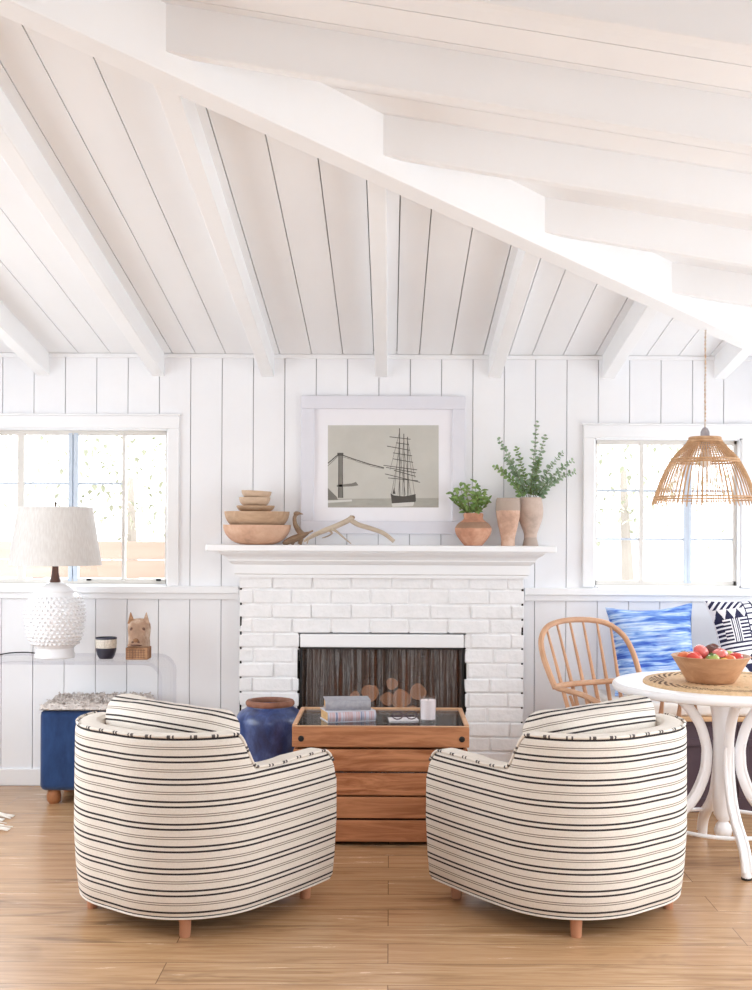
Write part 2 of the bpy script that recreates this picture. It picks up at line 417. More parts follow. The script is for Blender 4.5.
# ------------------------------------------------------------------ fireplace
YF = 6.3
fp = thing('fireplace', 'white painted brick fireplace with moulded mantel', 'fireplace', (0, YF, 0))
TF = Matrix.Translation((0, -YF, 0))
def fireplace():
    x0, x1 = X(239,YF), X(525,YF)
    ztop = Z(576,YF); pitch = .0779; L = .2095
    ox0, ox1, oz = FB[0], FB[1], Z(634,YF)
    mb = MB(); rnd = random.Random(3)
    z = Z(589.7,YF); rows = [(Z(589.7,YF), ztop)]
    while z > 0:
        rows.append((max(z-pitch, 0), z)); z -= pitch
    for r, (za, zb) in enumerate(rows):
        xs = [x0 - L*(.63 if r % 2 else .13)]
        while xs[-1] < x1: xs.append(xs[-1]+L+rnd.uniform(-.008, .008))
        for a, b in zip(xs, xs[1:]):
            segs = [(max(a, x0), min(b, x1))]
            if za < oz - .01:
                ns = []
                for p, q in segs:
                    if p < ox0: ns.append((p, min(q, ox0)))
                    if q > ox1: ns.append((max(p, ox1), q))
                segs = ns
            for p, q in segs:
                if q-p < .02: continue
                j = lambda s: rnd.uniform(-s, s)
                d = j(.005); g = .0042
                mb.hexa([(p+g+j(.0028), YF+d+j(.0028), za+g+j(.0015)), (q-g+j(.0028), YF+d+j(.0028), za+g+j(.0015)), (q-g, YF+.08, za+g), (p+g, YF+.08, za+g),
                         (p+g+j(.0028), YF+d+j(.0028), zb-g+j(.0015)), (q-g+j(.0028), YF+d+j(.0028), zb-g+j(.0015)), (q-g, YF+.08, zb-g), (p+g, YF+.08, zb-g)])
    mb2 = MB(); e = .006
    e = .012; mb2.box(x0+e, ox0-e, YF+.009, D-.002, 0, ztop, 0); mb2.box(ox1+e, x1-e, YF+.009, D-.002, 0, ztop, 0); mb2.box(ox0-e, ox1+e, YF+.009, D-.002, oz+e, ztop, 0)
    for m in (mb, mb2): m.v = [tuple(TF @ Vector(p)) for p in m.v]
    o = mk('brickwork', mb, M['brick'], fp, bevel=.006, seg=2)
    mk('mortar', mb2, M['brick'], o)
    # dark strips standing in for the shade in gaps at the brick ends
    for xx in (x0+.007, ox0-.014, ox1+.005, x1-.016): mk('seam', MB().box(xx, xx+.009, YF+.004, D-.003, .02, ztop-.03 if abs(xx) > .6 else Z(650,YF), T=TF), M['gapdark'], o)
    mk('lintel', MB().box(ox0+.001, ox1-.001, YF-.006, YF+.09, Z(647.5,YF), oz-.002, T=TF), M['trim'], fp, bevel=.004)
    # firebox lining
    b = MB(); zt = Z(647.5,YF); yb = D+.45
    b.box(ox0-.03, ox1+.03, yb, yb+.03, 0, zt+.05, T=TF); b.box(ox0-.03, ox0, YF+.03, yb, 0, zt+.05, T=TF); b.box(ox1, ox1+.03, YF+.03, yb, 0, zt+.05, T=TF)
    b.box(ox0, ox1, YF+.09, yb, zt+.02, zt+.05, T=TF); b.box(ox0, ox1, YF+.03, yb, .0, .05, T=TF)
    mk('firebox', b, M['soot'], fp)
    # metal rail and mesh curtain
    mk('screen_frame', MB().box(ox0+.001, ox0+.012, YF-.002, YF+.03, .05, zt, T=TF).box(ox1-.012, ox1-.001, YF-.002, YF+.03, .05, zt, T=TF).box(ox0+.012, ox1-.012, YF+.0, YF+.03, zt-.01, zt, T=TF), M['black'], fp)
    for a, b_ in ((ox0+.012, (ox0+ox1)/2-.002), (ox1-.012, (ox0+ox1)/2-.004)):
        rows = []; N = 110
        for zz in (.05, zt-.01):
            rows.append([(a+(b_-a)*i/N, .022+.007*math.sin(i*.62+.8*math.sin(i*.13))*(1 if i < N-9 else 1.8), zz) for i in range(N+1)])
        mk('mesh_curtain', MB().grid(rows), M['mesh'], fp)
    # mantel: frieze, stacked mouldings, shelf
    prof = [(0, Z(578,YF)), (.012, Z(578,YF)), (.012, Z(575,YF)), (.022, Z(574,YF)), (.022, Z(565,YF)), (.034, Z(564,YF)), (.05, Z(561,YF)), (.05, Z(560,YF)), (.062, Z(557,YF)), (.085, Z(554.5,YF)), (.094, Z(552.5,YF)), (.094, Z(551,YF))]
    mm = MB(); rings = []
    for p, z in prof:
        rings.append([(x0-p, 6.4-YF-.001, z), (x0-p, -p-.012, z), (x1+p, -p-.012, z), (x1+p, 6.4-YF-.001, z)])
    mm.grid(rings, 0, False)
    mm.f.append([len(mm.v)-4+i for i in range(4)]); mm.mi.append(0); mm.sm.append(False)
    mm.f.append([3, 2, 1, 0]); mm.mi.append(0); mm.sm.append(False)
    mk('mantel_moulding', mm, M['trim'], fp)
    s0, s1 = X(205.5,6.16), X(557,6.16)
    mk('mantel_shelf', MB().box(s0, s1, 6.16-YF, 6.4-YF-.001, Z(552,6.16), Z(545.5,6.16)), M['trim'], fp, bevel=.006)
M['soot'] = paint('sooty_firebrick', (58,52,48), (40,36,34), .9, 9, .1, .4, 30)
def mesh_mat():
    n = NT('fire_screen_mesh'); v = n.coord((9, .3, .25))
    s1 = n.noise(v, 4, 6, .7); v2 = n.coord((30, .3, .5)); s2 = n.noise(v2, 3, 3)
    c = n.ramp(s1, [(.3, (60,46,42)), (.44, (120,92,76)), (.52, (176,174,172)), (.58, (104,78,64)), (.66, (186,116,74)), (.76, (76,60,54))])
    c = n.mix(n.math('MULTIPLY', s2, .3), c, (70,54,48))
    n.col(c); n.set(Roughness=.5, Metallic=.25)
    tr = n.new('ShaderNodeBsdfTransparent'); mx = n.new('ShaderNodeMixShader')
    cv = n.coord((420, 420, 420)); ch = n.new('ShaderNodeTexChecker'); n.l.new(cv, ch.inputs[0]); ch.inputs['Scale'].default_value = 1
    n.put(mx.inputs[0], n.math('MULTIPLY_ADD', s1, -.7, .84))
    n.l.new(tr.outputs[0], mx.inputs[1]); n.l.new(n.b.outputs[0], mx.inputs[2]); n.l.new(mx.outputs[0], n.out.inputs[0])
    return n.m
M['mesh'] = mesh_mat()
fireplace()
# firewood inside
M['bark'] = wood('log_bark', (96,70,52), (60,44,34), 1, .9, 14, .1, .5, .3)
def logend():
    n = NT('log_end_grain'); v = n.coord(); w = n.new('ShaderNodeTexWave', wave_type='RINGS', rings_direction='Y'); n.l.new(v, w.inputs[0])
    w.inputs['Scale'].default_value = 28; w.inputs['Distortion'].default_value = 3; w.inputs['Detail'].default_value = 3
    n.col(n.ramp(w.outputs['Fac'], [(.2, (222,156,116)), (.8, (240,186,146))])); n.set(Roughness=.85, Specular_IOR_Level=.1); return n.m
M['logend'] = logend()
logs = [(370,693,9,'beside the curtain split, left side'), (392,684,6,'small round one topmost of the pile'), (401,699,10,'largest, in the middle of the pile'), (418,692,8.5,'right side of the pile'), (355,696,5,'small one at far left of the pile'), (387,699,7,'between the left and the largest log'), (411,714,9,'low one behind the candle'), (386,718,10,'low one hidden behind the table rim'), (428,711,8,'lowest at right'), (366,714,9.5,'low left one under the pile')]
for k, (px, py, r, where) in enumerate(logs):
    y = 6.38 + (k % 3)*.006; p = W(px, py, y); R = r*y/F*.98
    mb = MB(); N = 14; ph = [1+.08*math.sin(3*a*2*PI/N+k)+random.uniform(-.05, .05) for a in range(N)]
    ring = lambda yy: [(R*ph[i]*math.cos(2*PI*i/N), yy, R*ph[i]*math.sin(2*PI*i/N)) for i in range(N)]
    mb.grid([ring(0), ring(.33)], 0, True, True)
    mb.add(ring(0), [tuple(range(N))], 1); mb.add(ring(.33), [tuple(range(N))], 0)
    tag(mk('firewood_log', mb, [M['bark'], M['logend']], loc=p), 'split firewood log behind the mesh screen, ' + where, 'log', 'firewood stacked in the fireplace')
g = MB()
for xx in (-.16, .04, .2): g.box(xx-.008, xx+.008, -.02, .36, 0, .03)
g.box(-.3, .32, -.02, .0, .03, .05); g.box(-.3, .32, .34, .36, .03, .05)
for k in range(11): g.box(-.3+.06*k, -.288+.06*k, 0, .34, .034, .046)
for xx in (-.29, .31):
    g.box(xx-.006, xx+.006, -.02, 0, .03, .25); g.box(xx-.006, xx+.006, .34, .36, .03, .25)
tag(mk('fire_grate', g, M['black'], loc=(.0, 6.38, .05)), 'black iron grate under the firewood', 'fire grate')

# ------------------------------------------------------------------ things on the mantel
ZM = Z(545.5, 6.16)
def terracotta(name, c, c2, band=None):
    n = NT(name); v = n.coord(); a = n.noise(v, 9, 5, .65); b = n.noise(v, 40, 4)
    col = n.ramp(a, [(.28, tuple(int(x*.85) for x in c2)), (.45, c2), (.62, c)])
    col = n.mix(n.math('MULTIPLY', b, .25), col, tuple(int(x*.8) for x in c))
    if band:
        z0, z1, bc = band; sp = n.new('ShaderNodeSeparateXYZ'); n.l.new(v, sp.inputs[0])
        z = n.math('MULTIPLY_ADD', n.noise(v, 30, 3), .012, sp.outputs['Z'])
        f = n.math('MULTIPLY', n.math('GREATER_THAN', z, z0), n.math('LESS_THAN', z, z1))
        col = n.mix(n.math('MULTIPLY', f, .8), col, bc)
    n.col(col); n.set(Roughness=.85, Specular_IOR_Level=.15); n.bump(b, .25, .003); return n.m
M['bowl_clay'] = terracotta('salmon_clay', (226,190,164), (214,172,146))
M['bowl_wood'] = wood('bowl_wood', (216,186,156), (188,152,122), 0, .6, 20, .2, .1, .25)
M['bowl_pale'] = wood('pale_bowl_wood', (230,206,180), (212,180,152), 0, .6, 22, .2, .1, .25)
def bowl(name, px, py_base, py_rim, r_rim, r_base, y, mat, label, group=None, wall=.008):
    z0 = W(px, py_base, y).z; x = W(px, py_base, y).x; h = (py_base-py_rim)*y/F
    pr = []
    for k in range(9):
        t = k/8; pr.append((r_base+(r_rim-r_base)*math.sin(t*PI/2)**.9, h*(1-math.cos(t*PI/2))**.85 if k else 0))
    inner = [(max(.001, r-wall), z+wall*.9) for r, z in pr[:-1]] + [(r_rim-wall, h)]
    prof = pr + inner[::-1] + [(.0005, wall*.9)]
    return tag(mk(name, MB().lathe(prof, 40), mat, loc=(x, y, z0), angle=50), label, 'bowl' if 'plate' not in name else 'plate', group)
yb_ = 6.27
G = 'bowls stacked on the mantel'
S6 = yb_/F
def stack(px, r_rim, r_base, z0, h, mat, label, name='bowl', tilt=0):
    x = X(px, yb_)
    pr = [(r_base+(r_rim-r_base)*math.sin(k/8*PI/2)**.85, h*(1-math.cos(k/8*PI/2))**.9) for k in range(9)]; wl = .007
    prof = [(.0005, 0)] + pr + [(r_rim-wl, h)] + [(max(.002, r-wl), max(z, 0)+wl) for r, z in pr[:-1]][::-1] + [(.0005, wl)]
    prof = [p for p in prof if not (p[1] > h)]
    return tag(mk(name, MB().lathe(prof, 44), mat, loc=(x, yb_, z0), rot=(0, tilt, 0), angle=50), label, name, G)
stack(257, .178, .058, ZM, .104, M['bowl_clay'], 'large salmon coloured bowl at the bottom of the mantel stack')
stack(257, .171, .088, ZM+.104-.052+.032, .09, M['bowl_wood'], 'wide brown wooden bowl nested in the large salmon bowl')
stack(255.5, .10, .06, ZM+.174, .031, M['bowl_wood'], 'flared brown wooden bowl, third from the bottom of the stack')
stack(254.5, .082, .05, ZM+.205, .044, M['bowl_pale'], 'small pale wooden bowl just under the topmost bowl')
stack(256, .079, .045, ZM+.2425, .04, M['bowl_pale'], 'small pale wooden bowl topmost on the mantel stack', tilt=.05)

# carved bird
M['bird'] = wood('weathered_bird_wood', (176,152,128), (134,108,86), 0, .75, 16, .15, .2, .3)
yb2 = 6.24
def P(px, py, y=yb2): return W(px, py, y)
b = thing('wooden_bird', 'weathered wooden bird with curved neck beside the bowl stack', 'figurine', (P(297,545).x, yb2, ZM))
off = Vector(b.location)
bp_ = [P(283,544), P(290,540.5), P(298,537.5), P(306,534), P(313,530.5)]
mb = MB().tube([p-off for p in spline(bp_, 5)], [.006+.02*math.sin(PI*min(1, (i+1)/18))**.8 for i in range(21)], 12, sq=(.75, 1))
for p in ((294,541), (302,538.5)): mb.tube([P(*p)-off, Vector((P(p[0], 0).x-off.x, 0, .003))], [.009, .012], 8)
mk('body', mb, M['bird'], b)
nk = spline([P(303,535), P(299,531), P(295.5,525), P(294.5,518.5), P(296,514)], 5)
hd = MB().tube([p-off for p in nk], [.017-.009*i/20 for i in range(21)], 10)
hd.ball(P(296.5,513.5)-off, .0125, sc=(1.25, 1, .95))
mk('head', hd, M['bird'], b)
mk('beak', MB().tube([P(298,513)-off, P(303,514.2)-off], [.008, .002], 8), M['bird'], b)
# antler
M['antler'] = wood('bleached_antler', (208,194,176), (180,160,138), 0, .6, 16, .25, .15, .4)
ya = 6.20
an = thing('antler', 'pale branching antler lying in front of the framed picture', 'antler', (W(352,545,ya).x, ya, ZM))
off = Vector(an.location)
def tineZ(pts, ys): return [W(px, py, yy)-off for (px, py), yy in zip(pts, ys)]
main = spline(tineZ([(304,541.5), (310,537.5), (321,532), (335,526.5), (347,521), (352.5,517.2)], [6.19,6.19,6.2,6.21,6.215,6.22]), 5)
mk('beam', MB().tube(main, [.006+.008*min(1, i/12) for i in range(len(main))], 10), M['antler'], an)
arm2 = spline(tineZ([(350,519.5), (358,524.5), (371,528.5), (384,533.5), (394,541.5)], [6.22,6.21,6.2,6.19,6.18]), 5)
mk('beam', MB().tube(arm2, [.014-.004*i/len(arm2) for i in range(len(arm2))], 10), M['antler'], an)
mk('burr', MB().ball(W(352.5,517.5,6.22)-off, .012, sc=(1.1, 1, .9)), M['bird'], an)
t1 = spline(tineZ([(331,529), (336,531), (343,537), (351,543.7)], [6.21,6.18,6.16,6.15]), 5)
mk('tine', MB().tube(t1, [.009-.007*i/len(t1) for i in range(len(t1))], 8), M['antler'], an)
t2 = spline(tineZ([(322,532.5), (315,533.5), (309,538), (307,543.5)], [6.2,6.17,6.15,6.15]), 5)
mk('tine', MB().tube(t2, [.009-.006*i/len(t2) for i in range(len(t2))], 8), M['antler'], an)
t3 = spline(tineZ([(328,530), (332,533), (328,536), (322,538)], [6.2,6.22,6.24,6.25]), 5)
mk('tine', MB().tube(t3, [.007-.005*i/len(t3) for i in range(len(t3))], 8), M['antler'], an)

# pots
def lathe_px(px0, rows, y, zbase, thick=.008):
    """profile from (py, radius px) rows measured in the photo, top to bottom"""
    base = rows[-1][0]
    pr = [(r*y/F, (base-py)*y/F) for py, r in rows][::-1]
    inner = [(max(.003, r-thick), z) for r, z in pr if z > thick][::-1]
    return [(.0005, 0)] + pr + [(inner[0][0], pr[-1][1])] + inner[1:] + [(.0005, thick)]
def smooth_rows(rows, n=5):
    pts = spline([(r, py, 0) for py, r in rows], n); return [(p.y, max(.4, p.x)) for p in pts]
M['pot'] = terracotta('terracotta_pot_clay', (220,174,148), (194,142,116), (.098, .13, (150,124,104)))
yp = 6.27
pot = thing('potted_plant', 'squat round terracotta pot with bushy green leaves on the mantel', 'potted plant', (X(473.3,yp), yp, ZM))
mk('pot', MB().lathe(lathe_px(0, smooth_rows([(512,9.5), (514,10), (517.5,9.6), (520,12), (523,16), (527.5,18.3), (533,17.3), (539,13.4), (544.5,8.8)]), yp, 0), 40), M['pot'], pot, angle=50)
M['leaf'] = paint('green_leaf', (98,130,66), (148,174,104), .45, 20, .35)
M['leaf2'] = paint('eucalyptus_leaf', (132,158,126), (172,190,162), .55, 25, .25)
M['leaf3'] = paint('bright_eucalyptus_leaf', (120,154,92), (156,180,122), .5, 25, .25)
M['stem'] = paint('green_stem', (108,118,72), (126,112,76), .7, 20, .2)
def leaf(mb, p, d, up, L, Wd, mat=0, fold=.18, curl=.15):
    d = Vector(d).normalized(); s = d.cross(Vector(up)).normalized(); n = s.cross(d).normalized()
    rows = []
    for t, w in ((0, .08), (.2, .7), (.45, 1), (.7, .8), (.9, .35), (1, .02)):
        c = p + d*L*t - n*curl*L*t*t
        rows.append([c - s*Wd*w/2 + n*fold*Wd*w, c, c + s*Wd*w/2 + n*fold*Wd*w])
    mb.grid(rows, mat, True)
rl = random.Random(11); st = MB(); lf = MB()
topz = (544.5-512)*yp/F
for k in range(18):
    a = rl.uniform(0, 2*PI); sp = rl.uniform(.02, .10); hgt = rl.uniform(.06, .175)
    p0 = Vector((.02*math.cos(a), .02*math.sin(a), topz-.05)); p3 = Vector((sp*math.cos(a)*1.1, sp*math.sin(a)*.8, topz+hgt*(1.1-sp*4)))
    pts = bez(p0, p0+Vector((0,0,.07)), p3-Vector((0,0,.03)), p3, 6); st.tube(pts, .0016, 5)
    for j in (2, 3, 4, 5, 6):
        for q in range(2):
            an_ = a + rl.uniform(-1.6, 1.6)+q*PI
            leaf(lf, pts[j], (math.cos(an_), math.sin(an_)*.5, rl.uniform(-.2, .9)), (rl.uniform(-.3,.3),-.8,.6), rl.uniform(.026, .042), rl.uniform(.014, .02))
mk('stem', st, M['stem'], pot); mk('leaves', lf, M['leaf'], pot, recalc=False)
M['vase'] = terracotta('tall_clay_vase', (226,196,176), (206,168,146), (.192, .26, (172,160,150)))
tag(mk('tall_vase', MB().lathe(lathe_px(0, smooth_rows([(496,11.3), (499,11.9), (507,12.2), (515,11.5), (525,9.5), (533,7.6), (538,6.9), (543.8,7)]), 6.26, 0), 36), M['vase'], loc=(X(508,6.26), 6.26, ZM), angle=50), 'tall tapering clay vase with grey rim band between the pots', 'vase')
M['urn'] = terracotta('pale_clay_urn', (216,198,186), (202,180,166), (.0, .05, (176,162,152)))
yu = 6.31
tag(mk('clay_urn', MB().lathe(lathe_px(0, smooth_rows([(495.5,11), (498,11.3), (505,12.4), (511,12.6), (519,11.2), (527,8.2), (532,6.6), (536,6.4), (540,7.2), (543.8,8)]), yu, 0), 36), M['urn'], loc=(X(530.5,yu), yu, ZM), angle=50), 'pale footed clay urn holding eucalyptus at the mantel right end', 'urn')
tips = [((499,440), 'tallest of those leaning left'), ((494.6,467), 'lowest leaning left over the tall vase'), ((505,459), 'inner one leaning left'), ((516,448), 'short one left of the centre'), ((537,422.5), 'tallest upright one'), ((545,436), 'upright side shoot reaching right of centre'), ((538.5,461), 'bright short one standing in the centre'), ((562,453), 'upper one leaning right'), ((572,461), 'longest one leaning right'), ((574,472), 'lowest one leaning right')]
for k, ((tx, ty), where) in enumerate(tips):
    y0 = yu; y1 = yu - .1 + .03*(k % 4)
    base = Vector((X(530.5,yu)+rl.uniform(-.03, .03), yu+rl.uniform(-.02, .02), ZM+.16)); mouth = W(530+(tx-530)*.12, 497, yu-.005); tip = W(tx, ty, y1)
    br = thing('eucalyptus_branch', 'eucalyptus branch in the pale urn, ' + where, 'branch', base, 0, 'eucalyptus branches in the urn')
    pts = [p-base for p in bez(base, mouth, mouth+(tip-mouth)*.4+Vector((0,0,.05)), tip, 26)]
    mk('stem', MB().tube(pts, [.0022-.0015*i/26 for i in range(27)], 5), M['stem'], br)
    lm = MB()
    for i in range(9, 27):
        t = (pts[min(i+1, 26)]-pts[i-1]).normalized(); a0 = i*PI/2+.4
        s = t.orthogonal().normalized()
        for q in range(2 if i < 26 else 4):
            ax = Matrix.Rotation(a0+q*PI, 3, t) @ s
            L = (.032-.013*(i-9)/18)*rl.uniform(.8, 1.2)
            leaf(lm, pts[i], ax+t*.5, t*.7+Vector((rl.uniform(-.5,.5), -.7, rl.uniform(-.3,.5))), L, L*.85, fold=.06, curl=.1)
    mk('leaves', lm, M['leaf3'] if k in (3, 6, 1) else M['leaf2'], br, recalc=False)

# framed picture
pic = thing('framed_picture', 'framed sepia photograph of a sailing ship above the mantel', 'picture', (X(382.5), D, Z(534)))
off = Vector(pic.location)
fx0, fx1, fz0, fz1 = X(301), X(464.5), Z(534), Z(396.5)
def rect_frame(mb, x0, x1, z0, z1, w, y0, y1):
    mb.box(x0, x1, y0, y1, z1-w, z1); mb.box(x0, x1, y0, y1, z0, z0+w); mb.box(x0, x0+w, y0, y1, z0+w, z1-w); mb.box(x1-w, x1, y0, y1, z0+w, z1-w)
mb = MB(); rect_frame(mb, fx0-off.x, fx1-off.x, fz0-off.z, fz1-off.z, .07, -.034, -.002)
mk('frame', mb, M['frame_grey'], pic, bevel=.004)
M['mat'] = paint('white_mat_board', (240,239,243), (237,236,240), .8, 5, .1)
mk('mat', MB().box(fx0+.06-off.x, fx1-.06-off.x, -.014, -.004, fz0+.06-off.z, fz1-.06-off.z), M['mat'], pic)
M['p_sky'] = paint('print_sky_tone', (200,198,190), (190,188,180), .6, 4, .2)
M['p_sea'] = paint('print_sea_tone', (176,173,163), (160,158,150), .6, 30, .2, stretch=(.3,1,1))
M['p_ink'] = paint('print_dark_tone', (96,93,88), (80,77,73), .6, 12, .2)
M['p_mid'] = paint('print_mid_tone', (132,129,122), (120,117,110), .6, 12, .2)
M['p_pale'] = paint('print_pale_tone', (214,212,206), (205,203,197), .6, 12, .2)
pr = MB(); yq = [-.0155]
def q2(px, py): p = W(px, py, D); return p.x-off.x, p.z-off.z
def poly(pts, mat, d):
    y = -.0145-.00012*d
    vs = [(q2(*p)[0], y, q2(*p)[1]) for p in pts]; pr.add(vs, [tuple(range(len(vs)))], mat)
def ink(p, q, w, mat, d):
    a, b_ = Vector(q2(*p)), Vector(q2(*q)); n = (b_-a).normalized(); n = Vector((-n.y, n.x))*w*D/F/2
    y = -.0145-.00012*d; vs = [(v.x, y, v.y) for v in (a-n, b_-n, b_+n, a+n)]; pr.add(vs, [(0,1,2,3)], mat)
poly([(328,425.5), (438.5,425.5), (438.5,500), (328,500)], 0, 0)
poly([(328,499), (438.5,498), (438.5,507.5), (328,507.5)], 1, 1)
poly([(328,500.5), (352,499.5), (352,501.5), (328,503)], 4, 2)
poly([(328,488), (337,497), (338,500), (328,500)], 3, 2)
poly([(338.6,454), (342.6,454), (343.4,498), (338,498)], 3, 2)
poly([(337.5,453), (343.5,453), (343.5,456), (337.5,456)], 2, 3)
for x in (338.8, 342.6): ink((x,454), (x,498), .7, 2, 3)
ink((338,455), (328,463.5), 1.0, 2, 3); ink((338,456.5), (328,466), .6, 3, 3)
pc = [(343,455.5), (356,460), (370,464.5), (384,468)]
for a, b_ in zip(pc, pc[1:]): ink(a, b_, 1.0, 2, 3); ink((a[0],a[1]+1.6), (b_[0],b_[1]+.9), .5, 3, 3)
poly([(337,485), (352,483.5), (356,482), (358.5,485.5), (352,486.5), (337,487)], 3, 2)
# hull, waterline, deck
poly([(390.5,493.5), (394,495.5), (404,496.5), (412,495), (415.5,494), (415.8,501), (414,503.5), (392,505), (391.5,500)], 2, 3)
poly([(391.5,503.5), (414.5,502), (413,506), (392.5,507)], 4, 4)
poly([(392.5,494), (394,487.5), (395.5,494)], 2, 4)
masts = [(399.5,428.5), (403.8,434), (407.5,437)]
for x, y in masts: ink((x,y), (x+.3,497), .8, 2, 4)
yards = [((387,446.3),(410,450.5)), ((389.5,437),(410.5,439.5)), ((393,453),(412,456)), ((393,459),(413,462.5)), ((383.5,465.5),(417,470)), ((386,467.5),(416,473)), ((385,474),(420,482.5)), ((388,478),(418,481)), ((396,443),(409,444.8)), ((394,470.5),(415.5,476.5))]
for a, b_ in yards: ink(a, b_, .7, 2, 5)
for (sx, sy), (ex, ey) in [((399.5,440),(394,494)), ((399.5,450),(391.5,494)), ((399.6,432),(390,470)), ((403.8,440),(398,495)), ((403.8,450),(411,495)), ((407.5,445),(414.5,494)), ((407.5,440),(415,478)), ((404,460),(402,495)), ((407.5,460),(409,495)), ((399.7,455),(405.5,495))]:
    ink((sx,sy), (ex,ey), .45, 3, 4)
mk('print', pr, [M['p_sky'], M['p_sea'], M['p_ink'], M['p_mid'], M['p_pale']], pic, recalc=False)

# ------------------------------------------------------------------ striped barrel chairs
M['chairleg'] = wood('chair_leg_wood', (204,150,118), (180,124,94), 2, .5, 20, .3, .1)
def barrel_chair(label, loc, rz, far):
    ch = thing('barrel_chair', label, 'armchair', loc, rz, 'striped barrel chairs facing the fireplace')
    a, b, t = .402, .395, .10
    def path(d, a=a, b=b, rr=.33, step=.012):
        """outer plan line moved inward by d, from the right arm tip round the back to the left arm tip; gives (point, normal)"""
        A, B, R = a-d, b-d, max(.02, rr-d)
        out = []
        n = max(2, int((A+a-.04-R)/step)); xf = a-.04
        for i in range(n):
            q = 1-i/n; out.append((Vector((xf+(-A+R-xf)*i/n, -B+.03*q*q)), Vector((.06*q, -1)).normalized()))
        m = int(PI/2*rr/step)
        for i in range(m): 
            q = PI/2*i/m; out.append((Vector((-A+R-R*math.sin(q), -B+R-R*math.cos(q))), Vector((-math.sin(q), -math.cos(q)))))
        k = max(2, int(2*(B-R)/step))
        for i in range(k): out.append((Vector((-A, -B+R+2*(B-R)*i/k)), Vector((-1, 0))))
        left = [(Vector((p.x, -p.y)), Vector((nn.x, -nn.y))) for p, nn in out[:n+m+1]][::-1]
        return out + left
    HB, HA = .688, .566
    def top(x):
        u = (x+.145)/.075
        u = max(0, min(1, u)); u = u*u*(3-2*u)
        h = HB + (HA-HB)*u - .006*math.sin(max(0, min(1, (x+.07)/.2))*PI)
        return h - .03*max(0, (x-.30)/.05)**2 if x > .30 else h
    ctr = path(t/2)
    N = len(ctr); rows = []; topline = []; botline = []
    def section(p, n, h, th, fwd):
        hb = th/2; r = min(.032, hb*.9)
        pr = [(hb*.4, .069), (hb-.024, .071), (hb-.015, .086), (hb-.006, .16), (hb+.003, .30), (hb+.002, .45), (hb, h-r*1.05)]
        pr += [(hb-r+r*math.cos(q*PI/8), h-r+r*math.sin(q*PI/8)) for q in range(1, 5)]
        pr += [(-hb+r-r*math.sin(q*PI/8), h-r+r*math.cos(q*PI/8)) for q in range(0, 5)]
        pr += [(-hb, .3), (-hb, .073), (hb*.4, .069)]
        return [(p.x+n.x*d+fwd, p.y+n.y*d, z) for d, z in pr]
    for i, (p, n) in enumerate(ctr):
        if i == 0:
            for e in (.99, .9, .7, .4): rows.append(section(p, n, top(.385)-.012*e, t*math.sqrt(1-e*e), .038*e))
        rows.append(section(p, n, top(p.x), t, 0))
        h = top(p.x); topline.append((p.x+n.x*(t/2-.006), p.y+n.y*(t/2-.006), h-.004)); botline.append((p.x+n.x*(t/2-.021), p.y+n.y*(t/2-.021), .073))
        if i == N-1:
            for e in (.4, .7, .9, .99): rows.append(section(p, n, top(.385)-.012*e, t*math.sqrt(1-e*e), .038*e))
    K = len(rows[0])
    mb = MB().grid(rows, 0, True, False, lambda i, j: 1 if 10 <= j <= 15 else 0)
    mb.add([], []); o = len(rows)
    mb.f.append(list(range(K-1))); mb.mi.append(0); mb.sm.append(False)
    mb.f.append([(o-1)*K+j for j in range(K-1)][::-1]); mb.mi.append(0); mb.sm.append(False)
    shell = mk('shell', mb, [M['stripe'], M['cream']], ch, angle=50)
    # welt piping with the ticking stripe cut into dashes
    L = 0; mats = []
    fine = []
    for p, q in zip(topline, topline[1:]):
        p, q = Vector(p), Vector(q)
        k = max(1, int((q-p).length/.004))
        fine += [p+(q-p)*i/k for i in range(k)]
    fine.append(Vector(topline[-1]))
    for p, q in zip(fine, fine[1:]):
        u = (L % .0747); mats.append(1 if (u < .009 or .015 < u < .024) else 0); L += (q-p).length
    mk('piping', MB().tube(fine, .0052, 8, mats=mats), [M['cream'], M['darkdash']], shell, angle=60)
    mk('piping', MB().tube(botline, .004, 6), M['cream'], shell)
    # body under the seat, seat cushion
    def pad(name, x0, x1, hy, z0, z1, mat, r=.035):
        nb = MB(); nb.box(x0, x1, -hy, hy, z0, z1); return mk(name, nb, mat, ch, bevel=r, seg=4)
    pad('seat_base', -.26, .37, b-t-.045, .075, .285, M['stripe'], .012)
    pad('seat_cushion', -.25, .385, b-t-.05, .288, .435, M['stripe_c'])
    # curved back cushion standing inside the shell and rising above it
    rows = []; NS = 41
    for i in range(NS):
        s = -1+2*i/(NS-1); k = max(.03, (1-abs(s)**14)**(1/2.5)); k2 = max(.5, (1-abs(s)**18)**(1/3))
        yy = s*.286+far*.016; bend = .075*s*s; hx_ = .108*k*(1-.12*s*s); zt = .750+.004*math.sin(s*5+1)+.022*max(0, s*far)**2; zb = .437; hh = (zt-zb)/2*k2
        ring = []
        for j in range(32):
            q = 2*PI*j/32; cx, sz = math.cos(q), math.sin(q)
            dx = math.copysign(abs(cx)**.55, cx)*hx_*(1-.10*max(0, sz)**2); dz = math.copysign(abs(sz)**.36, sz)*hh
            wob = .007*noise.noise((s*4, j*.28, 1.7))
            ring.append((-.162+bend+dx+wob, yy, (zt+zb)/2+dz+wob))
        rows.append(ring)
    cu = MB().grid(rows, 0, True, True)
    cu.f.append(list(range(32))[::-1]); cu.mi.append(0); cu.sm.append(True)
    cu.f.append([(NS-1)*32+j for j in range(32)]); cu.mi.append(0); cu.sm.append(True)
    c = mk('back_cushion', cu, M['stripe_c'], ch, angle=70)
